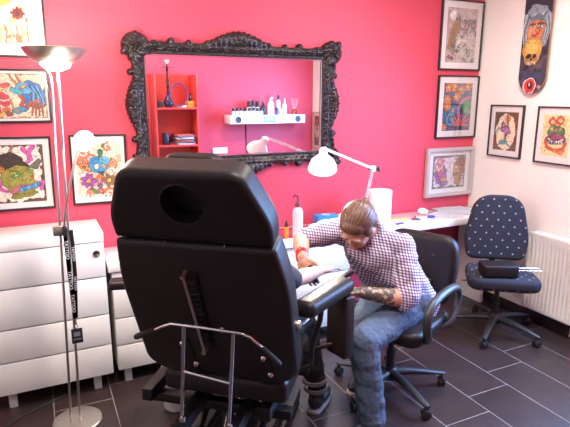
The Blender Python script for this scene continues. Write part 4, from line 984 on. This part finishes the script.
o = b.build('beard', None); fuse(o, .004, 3); o.data.materials.clear(); o.data.materials.append(HAIR); o.data.transform(Wm.inverted()); o.parent = man
# shirt
b = M(); SID = (RS-LS).normalized()
b.cap(LS+V((0, 0, -.01)), RS+V((0, 0, -.01)), .078, .078); b.cap(CH-SID*.06, PEL-SID*.07+V((0, 0, .0)), .125, .125); b.cap(CH+SID*.06, PEL+SID*.07, .125, .125); b.cap(NK+V((.015, 0, -.01)), CH, .062, .13)
b.cap(PEL-SID*.08, PEL-SID*.08+V((.0, 0, -.035)), .125, .12); b.cap(PEL+SID*.08, PEL+SID*.08+V((0, 0, -.035)), .125, .12)
b.cap(LS, LE+V((0, 0, .02)), .074, .060); b.cap(LE+V((0, 0, .02)), LE.lerp(LWr, .10), .060, .056); b.cap(RS, RS.lerp(RE, .86), .070, .058)
b.cap(LS.lerp(LE, .5), CH.lerp(PEL, .5), .06, .11)
for i, (q, r_) in enumerate(((LE.lerp(LWr, .10), .058), (RS.lerp(RE, .86), .056))):
    ax = ((LWr-LE) if i == 0 else (RE-RS)).normalized(); b.cyl(q-ax*.018, q+ax*.014, r_+.004, r_+.004)
o = b.build('shirt', None); fuse(o, .006, 8)
ripple(o, lambda p, n: p+n*(.010*mnoise.noise(V((p.x*9, p.y*9, p.z*14)))+.006*mnoise.noise(p*26)+.004))
o.data.materials.clear(); o.data.materials.append(SHIRT); o.data.transform(Wm.inverted()); o.parent = man
b = M(); u_ = (HD-NK).normalized(); sx_ = SID; fx = u_.cross(sx_).normalized(); pts = [NK+u_*.030+(sx_*math.cos(a)*.074+fx*math.sin(a)*.070)+V((0, 0, .0)) for a in np.linspace(0, 2*PI, 28)[:-1]]
b.tube(pts, .013, 8, True, flat=1.5); b.build('collar', SHIRT, man, world=Wm)
M().tube([RWr+(RE-RWr).normalized()*.012+R for R in [V((math.cos(a)*.6, math.sin(a)*.25, math.sin(a)*.95))*.036 for a in np.linspace(0, 2*PI, 22)[:-1]]], .014, 8, True).build('wristband', RED, man, world=Wm)
# jeans
b = M(); b.cap(LH+V((.01, 0, .01)), RH_+V((.01, 0, .01)), .115, .115); b.cap(PEL, PEL+V((0, 0, .03)), .13, .125)
for h_, k_, a_ in ((LH, LK, LA), (RH_, RK, RA)): b.cap(h_, h_.lerp(k_, .5), .105, .092); b.cap(h_.lerp(k_, .5), k_, .092, .077); b.cap(k_, k_.lerp(a_, .45), .077, .072); b.cap(k_.lerp(a_, .45), a_+V((0, 0, -.015)), .072, .070)
o = b.build('jeans', None); fuse(o, .006, 6)
def hem(p, n):
    q = p+n*(.008*mnoise.noise(V((p.x*12, p.y*12, p.z*16)))+.003*mnoise.noise(p*40)+.002)
    if q.z < .06: q.z = .06+(q.z-.06)*.15
    return q
ripple(o, hem)
o.data.materials.clear(); o.data.materials.append(DENIM); o.data.transform(Wm.inverted()); o.parent = man
def shoe(parent, ank, d_, W, m, bands=False):
    d_ = V(d_).normalized(); x = V((-d_.y, d_.x, 0)); R2 = Matrix((x, d_, V((0, 0, 1)))).transposed(); b = M(); g = V((ank.x, ank.y, 0))
    b.ell(g+d_*-.01+V((0, 0, .055)), (.042, .055, .048), R2); b.ell(g+d_*.09+V((0, 0, .042)), (.045, .085, .034), R2); b.cap(g+V((0, 0, .05)), g+V((0, 0, .095)), .042, .042)
    o = b.build('shoe', None); fuse(o, .005, 4); o.data.materials.clear(); o.data.materials.append(m); o.data.transform(W.inverted()); o.parent = parent
    so = M().prism(round_poly([(-.038, -.07), (.038, -.07), (.05, .08), (.03, .175), (-.03, .175), (-.05, .08)], .025), .001, .02, Matrix.Translation(g) @ R2.to_4x4(), .004).build('sole', SOLE, o, world=W)
shoe(man, LA+V((0, 0, 0)), MF, Wm, SHOE); shoe(man, RA, MF, Wm, SHOE)

# machine held in the right hand
MP = RWr+V((.035, -.07, -.085)); t = thing('tattoo_machine', 'small black tattoo machine held in the tattooist hand', 'tattoo machine', MP); W = Matrix.Translation(MP)
ax = V((.25, -.35, -.9)).normalized()
M().cyl(MP-ax*.02, MP+ax*.03, .011).build('grip', BLKPLA, t, world=W); M().cyl(MP+ax*.03, MP+ax*.042, .006, .002).build('needle_tip', CHROME, t, world=W)
M().box(MP-ax*.04, (.03, .014, .042), rot=ax.to_track_quat('Z', 'Y').to_matrix(), bev=.003).build('coil_body', BLKMET, t, world=W)

# client in the chair, local chair axes
CL = Matrix.Translation(CB) @ Matrix.Rotation(CA, 4, 'Z'); cl = thing('person', 'client seated in the tattoo chair, bare forearm held out', 'person', CB, CA)
b = M(); HD2 = V((0, .00, 1.30)); P2_, R2_ = head_parts(b, HD2, V((.15, 1, -.15)), V((0, -.1, 1)), .95)
hp = V((0, .13, .64)); chs = V((0, -.02, .95)); nk = V((0, -.04, 1.12)); rs, ls = V((.185, .0, 1.055)), V((-.185, .0, 1.055)); re_, le_ = V((.245, .275, .895)), V((-.25, .22, .86)); rw_, lw_ = V((.325, .515, .865)), V((-.20, .45, .75))
rk_, lk_ = V((.22, .60, .56)), V((-.13, .60, .56)); ra_, la_ = V((.29, .68, .10)), V((-.02, .78, .10))
b.cap(nk, HD2, .052, .05); b.cap(ls, rs, .055, .055); b.cap(chs, hp, .11, .12); b.cap(nk, chs, .06, .12)
for s_, e_, w__ in ((rs, re_, rw_), (ls, le_, lw_)): b.cap(s_, e_, .045, .036); b.cap(e_, e_.lerp(w__, .35), .036, .038); b.cap(e_.lerp(w__, .35), w__, .038, .025)
for h_, k_, a_ in ((V((.09, .13, .62)), rk_, ra_), (V((-.09, .13, .62)), lk_, la_)): b.cap(h_, k_, .07, .05); b.cap(k_, a_, .05, .034); b.cap(a_+V((0, 0, -.03)), a_+V((0, .10, -.06)), .028, .018)
hand(b, rw_, V((.35, .8, -.05)), V((0, 0, 1)), -1, .25); hand(b, lw_, V((.2, .8, -.3)), V((0, 0, 1)), 1, .5)
o = b.build('body', None); fuse(o, .0055, 5); o.data.materials.clear(); o.data.materials.append(skin_mat('client_skin', (.62, .35, .26))); o.parent = cl
I4 = Matrix.Identity(4); face(cl, P2_, R2_, I4, .95)
b = M(); b.ell(P2_(0, -.022, .038), (.080, .092, .080), R2_); b.ell(P2_(0, -.05, -.02), (.074, .058, .07), R2_); o = b.build('hair', None); fuse(o, .005, 3); o.data.materials.clear(); o.data.materials.append(DHAIR); o.parent = cl
b = M(); b.cap(ls, rs, .07, .07); b.cap(nk+V((0, 0, -.02)), chs, .065, .135); b.cap(chs, hp+V((0, 0, .0)), .135, .14); b.cap(rs, rs.lerp(re_, .92), .066, .052); b.cap(ls, ls.lerp(le_, .75), .066, .058)
o = b.build('shirt', None); fuse(o, .007, 4); o.data.materials.clear(); o.data.materials.append(BLKSHIRT); o.parent = cl
b = M(); b.cap(V((-.08, .12, .64)), V((.08, .12, .64)), .115, .115)
for h_, k_, a_ in ((V((.09, .13, .63)), rk_, ra_), (V((-.09, .13, .63)), lk_, la_)): b.cap(h_, k_, .09, .075); b.cap(k_, a_+V((0, 0, .04)), .075, .056)
o = b.build('trousers', None); fuse(o, .007, 4)
ripple(o, lambda p, n: p+n*.012*mnoise.noise(V((p.x*14, p.y*14, p.z*20))))
o.data.materials.clear(); o.data.materials.append(BLKTROU); o.parent = cl
for z in (.135, .185):
    q = ra_.lerp(rk_, (z-.10)/.46); M().lathe([(.060, -.012), (.0665, -.01), (.0665, .01), (.060, .012)], q, 24).build('trouser_band', GREYBAND, cl)
shoe(cl, ra_, V((.2, 1, 0)), I4, SHOE); shoe(cl, la_, V((0, 1, 0)), I4, SHOEB)

# ------------------------------------------------------------------ the wall seen in the mirror
PYF = PY
bc = thing('bookcase', 'open orange red bookcase seen in the mirror', 'bookcase', (1.462, PYF+.155, 0)); bw = .492
for s in (-1, 1): M().box((s*(bw/2-.01), 0, .965), (.02, .30, 1.93), bev=.002).build('side_panel', REDSH, bc)
M().box((0, -.143, .965), (bw-.042, .012, 1.93)).build('back_panel', REDSH, bc)
for z in (.06, .42, .78, 1.135, 1.553): M().box((0, .006, z), (bw-.042, .285, .022), bev=.002).build('shelf', REDSH, bc)
# hookah on the upper shelf
hx, hy, hz = 1.385, .60, 1.565
t = thing('hookah', 'dark hookah with a coiled hose on the red bookcase', 'hookah', (hx, hy, hz)); W = Matrix.Translation((hx, hy, hz))
M().lathe([(0, 0), (.035, 0), (.05, .02), (.055, .05), (.045, .09), (.02, .13), (.016, .17), (.02, .175), (0, .175)], seg=28).build('vase', GLAZE, t)
M().lathe([(.012, .17), (.012, .22), (.02, .235), (.012, .25), (.018, .30), (.010, .32), (.010, .40), (.016, .41), (.010, .42), (.010, .47), (0, .47)], seg=20).build('stem', BLKMET, t)
M().lathe([(0, .43), (.06, .432), (.065, .44), (0, .437)], seg=28).build('tray', CHROME, t); M().lathe([(.01, .47), (.016, .475), (.03, .51), (.026, .515), (0, .50)], seg=20).build('clay_bowl', STONE, t)
pts = []
for k in range(40): a = k/39*2*PI*1.15; pts.append(V((.12-.10*math.cos(a)-.01, .03+.0006*k, .14+.125*math.sin(a))))
M().tube(pts, .008, 8).build('hose', PURPLE, t)
o = M().box((0, 0, .035), (.07, .10, .07), bev=.003).build('carton', BLKPLA); o.location = (1.285, .56, 1.5645); tag(o, 'black carton on the bookcase left of the hookah', 'box')
o = M().box((0, 0, .035), (.075, .08, .07), bev=.002).build('carton', ORANGE); o.location = (1.635, .60, 1.5645); tag(o, 'orange carton at the right end of the bookcase shelf', 'box')
t = thing('small_bottle', 'dark little bottle standing on the orange carton', 'bottle', (1.635, .60, 1.635)); M().lathe([(0, 0), (.017, 0), (.018, .04), (.008, .055), (.008, .07), (0, .07)], seg=20).build('glass', GLAZE, t); M().lathe([(.010, .068), (.010, .09), (0, .09)], seg=16).build('cap', BLKPLA, t)
o = M().box((0, 0, .012), (.10, .07, .022), bev=.002).build('cigarette_box', WHITE); o.location = (1.53, .60, 1.5645); tag(o, 'flat white box between the hookah and the orange carton', 'box')
# magazines on the next shelf
mc = [(.55, .5, .45), (.12, .10, .12), (.5, .1, .08), (.1, .1, .12), (.6, .55, .5), (.15, .12, .2), (.45, .12, .1)]
for k, c_ in enumerate(mc):
    o = M().box((0, 0, .008), (.21+.02*(k % 2)-.01*k/3, .26, .0155), bev=.001).build('magazine', mat('magazine_cover', c_, .35, var=.25, vscale=30)); o.location = (1.548+.004*(k % 3), .535, 1.1465+.0163*k); o.rotation_euler = (0, 0, .06*((k*37) % 5-2))
    tag(o, ['bottom', 'second lowest', 'third lowest', 'middle', 'third highest', 'second highest', 'top'][k]+' magazine of the pile on the red bookcase', 'magazine', 'magazines piled on the bookcase')
t = thing('small_bottle', 'dark blue jar beside the magazines on the bookcase', 'jar', (1.34, .58, 1.1465)); M().lathe([(0, 0), (.04, 0), (.042, .01), (.042, .11), (.036, .12)], seg=28).build('glass', GLAZE, t); M().lathe([(.037, .119), (.037, .135), (0, .136)], seg=24).build('lid', BLKPLA, t)
# white shelf with speakers
sx0, sx1, sy, sz0, sz1 = 2.11, 3.11, .62, 1.362, 1.464
t = thing('wall_shelf', 'white box shelf with round speakers seen in the mirror', 'shelf', ((sx0+sx1)/2, PYF, sz0)); W = Matrix.Translation(((sx0+sx1)/2, PYF, sz0))
M().box(((sx0+sx1)/2, (PYF+sy)/2+.001, (sz0+sz1)/2), (sx1-sx0, sy-PYF-.002, sz1-sz0), bev=.003).build('shelf_body', WHITE, t, world=W)
for x in (sx0+.10, sx1-.10):
    sp = M().lathe([(0, .004), (.028, .003), (.034, .006), (.038, .004), (.04, 0)], (x, sy, (sz0+sz1)/2), 32, (0, 1, 0)).build('speaker', mat('speaker_cloth', (.03, .04, .07), .5), t, world=W)
lb = M().box((2.615, sy+.001, (sz0+sz1)/2), (.15, .002, .068)).build('display_frame', BLUEBOX, t, world=W); M().box((2.615, sy+.0022, (sz0+sz1)/2), (.120, .002, .038)).build('display', WHITE, lb, world=W)
M().tube([(2.64+.012*math.cos(a), sy+.004, 1.413+.012*math.sin(a)) for a in np.linspace(.8, 5.6, 12)], .003, 6).tube([(2.66, sy+.004, 1.425), (2.672, sy+.004, 1.40)], .003, 6).tube([(2.60, sy+.004, 1.425), (2.60, sy+.004, 1.402)], .003, 6).build('display_symbols', BLUEPL, lb, world=W)
o = M().tube([(2.40, PYF+.007, 1.36), (2.40, PYF+.007, 1.20), (2.405, PYF+.007, 1.02), (2.40, PYF+.007, .60), (2.42, PYF+.007, .006)], .005, 8).build('speaker_cable', RUBBER); rebase(o, (2.40, PYF+.007, 1.36)); tag(o, 'black cable hanging from the white wall shelf', 'cable')
o = M().box((0, 0, 0), (.19, .012, .075), bev=.003).build('socket_plate', WHITE); o.location = (2.05, PYF+.008, 1.03); tag(o, 'white socket plate left of the hanging cable', 'socket')
# bottles
def bottle(kind, label, x, y, h, r, capm, bodym, grp=None):
    t = thing('small_bottle', label, 'bottle', (x, y, sz1+.0008), 0, grp)
    if kind == 'jar':
        M().lathe([(0, 0), (r, 0), (r, h*.52), (r*.85, h*.58)], seg=20).build('bottle_body', bodym, t); M().lathe([(r*.9, h*.57), (r*.9, h), (0, h)], seg=18).build('cap', capm, t)
    elif kind == 'drop':
        M().lathe([(0, 0), (r, 0), (r, h*.6), (r*.4, h*.72)], seg=20).build('bottle_body', bodym, t); M().lathe([(r*.45, h*.7), (r*.4, h*.82), (r*.15, h), (0, h)], seg=16).build('cap', capm, t)
    else:
        M().lathe([(0, 0), (r, 0), (r*1.03, h*.1), (r, h*.62), (r*.6, h*.74), (r*.4, h*.78)], seg=24).build('bottle_body', bodym, t)
        M().lathe([(r*.45, h*.77), (r*.45, h*.86), (r*.2, h*.9), (r*.2, h), (0, h)], seg=16).box((0, r*.5, h*.95), (r*.5, r*1.3, h*.08)).build('pump', capm, t)
    return t
for k in range(8):
    g = bottle('jar', 'small white ink jar with black cap in the front row', 2.165+.052*k, .575, .085+.004*(k % 3), .020, BLKPLA, WHITE, 'white jars in the front row of the shelf')
for k in range(3): bottle('jar', 'taller white jar with black cap behind the front row', 2.40+.055*k, .49, .165+.008*(k % 2), .024, BLKPLA, WHITE, 'tall white jars behind the front row')
bottle('pump', 'large white bottle in the middle of the wall shelf', 2.665, .55, .215, .042, WHITE, WHITE)
bottle('drop', 'dark dropper bottle left of the large white bottle', 2.575, .55, .15, .022, BLKPLA, GRYPLA)
bottle('drop', 'second dark dropper bottle beside the large white bottle, closer to the wall', 2.60, .45, .17, .022, BLKPLA, GRYPLA)
bottle('pump', 'clear spray bottle right of the large white bottle', 2.79, .50, .24, .032, BLKPLA, CLEAR)
bottle('drop', 'white dropper bottle near the reed diffuser', 2.855, .55, .20, .028, WHITE, WHITE)
bottle('jar', 'short white tub in front of the spray bottle', 2.79, .585, .07, .03, WHITE, WHITE)
bottle('jar', 'short dark jar in front of the white dropper bottle', 2.73, .585, .085, .016, BLKPLA, BLUEPL)
bottle('drop', 'slim black bottle nearest the reed diffuser', 2.895, .50, .15, .018, BLKPLA, BLKPLA)
t = thing('reed_diffuser', 'reed diffuser with fanned sticks at the end of the shelf', 'diffuser', (3.01, .52, sz1+.0008))
M().lathe([(0, 0), (.032, 0), (.034, .005), (.034, .045), (.014, .06), (.014, .075)], seg=24).build('glass', CLEARO, t)
for k in range(6): a = k*1.05; M().tube([(0, 0, .01), (.05*math.cos(a), .03*math.sin(a), .20)], .002, 6).build('reed', STONE, t)

# ------------------------------------------------------------------ light
def light(name, kind, loc, energy, col, **kw):
    l = bpy.data.lights.new(name, kind); l.energy = energy; l.color = col
    rot = kw.pop('rot', None)
    for k, v in kw.items(): setattr(l, k, v)
    o = bpy.data.objects.new(name, l); C.objects.link(o); o.location = loc
    if rot is not None: o.rotation_euler = V(rot).to_track_quat('-Z', 'Y').to_euler()
    return o
light('fill_panel_glow', 'AREA', (.9, 1.2, ZC-.075), 30, (1, .93, .86), shape='SQUARE', size=.55, rot=(0, 0, -1))  # added room fill below the unseen panel near the doorway
light('fill_panel_glow', 'AREA', (2.3, 2.0, ZC-.075), 38, (1, .93, .86), shape='SQUARE', size=.55, rot=(0, 0, -1))  # added room fill below the unseen panel over the corner
light('daylight_through_window', 'AREA', (WX+.22, (DY0+DY1)/2, (DB+DZ)/2), 150, (.24, .48, 1), shape='RECTANGLE', size=1.0, size_y=1.2, rot=(-1, -.25, -.75))
light('uplight_glow', 'POINT', T1, 34, (1, .80, .62), shadow_soft_size=.04)
light('downlight_glow', 'POINT', T1-V((0, 0, .13)), 14, (1, .82, .66), shadow_soft_size=.04)
light('reading_glow', 'POINT', T2, 20, (1, .84, .70), shadow_soft_size=.03)
light('desk_lamp_glow', 'SPOT', LP, 32, (1, .90, .80), shadow_soft_size=.04, spot_size=math.radians(130), spot_blend=.6, rot=LAX)
wd = bpy.data.worlds.new('daylight'); S.world = wd; wd.use_nodes = True
bg = wd.node_tree.nodes['Background']; bg.inputs[0].default_value = (.45, .62, 1, 1); bg.inputs[1].default_value = 1.5

# ------------------------------------------------------------------ camera
yaw, pit, rol, fpx = math.radians(25.56492755), math.radians(12.85029177), math.radians(-.12599786), 517.605
fwd = V((math.sin(yaw)*math.cos(pit), math.cos(yaw)*math.cos(pit), -math.sin(pit))); rt = V((math.cos(yaw), -math.sin(yaw), 0)); dn = fwd.cross(rt)
cr = rt*math.cos(rol)+dn*math.sin(rol); cdn = -rt*math.sin(rol)+dn*math.cos(rol)
cam = bpy.data.cameras.new('camera'); cam.sensor_width = 36; cam.sensor_fit = 'HORIZONTAL'; cam.lens = fpx*36/570; cam.clip_start = .05
co = bpy.data.objects.new('camera', cam); C.objects.link(co)
mw = Matrix.Identity(4)
for i in range(3): mw[i][0] = cr[i]; mw[i][1] = -cdn[i]; mw[i][2] = -fwd[i]
mw[2][3] = 1.70; co.matrix_world = mw; S.camera = co
S.view_settings.view_transform = 'Standard'; S.view_settings.look = 'None'; S.view_settings.gamma = 1; S.view_settings.use_curve_mapping = False
S.view_settings.exposure = .3
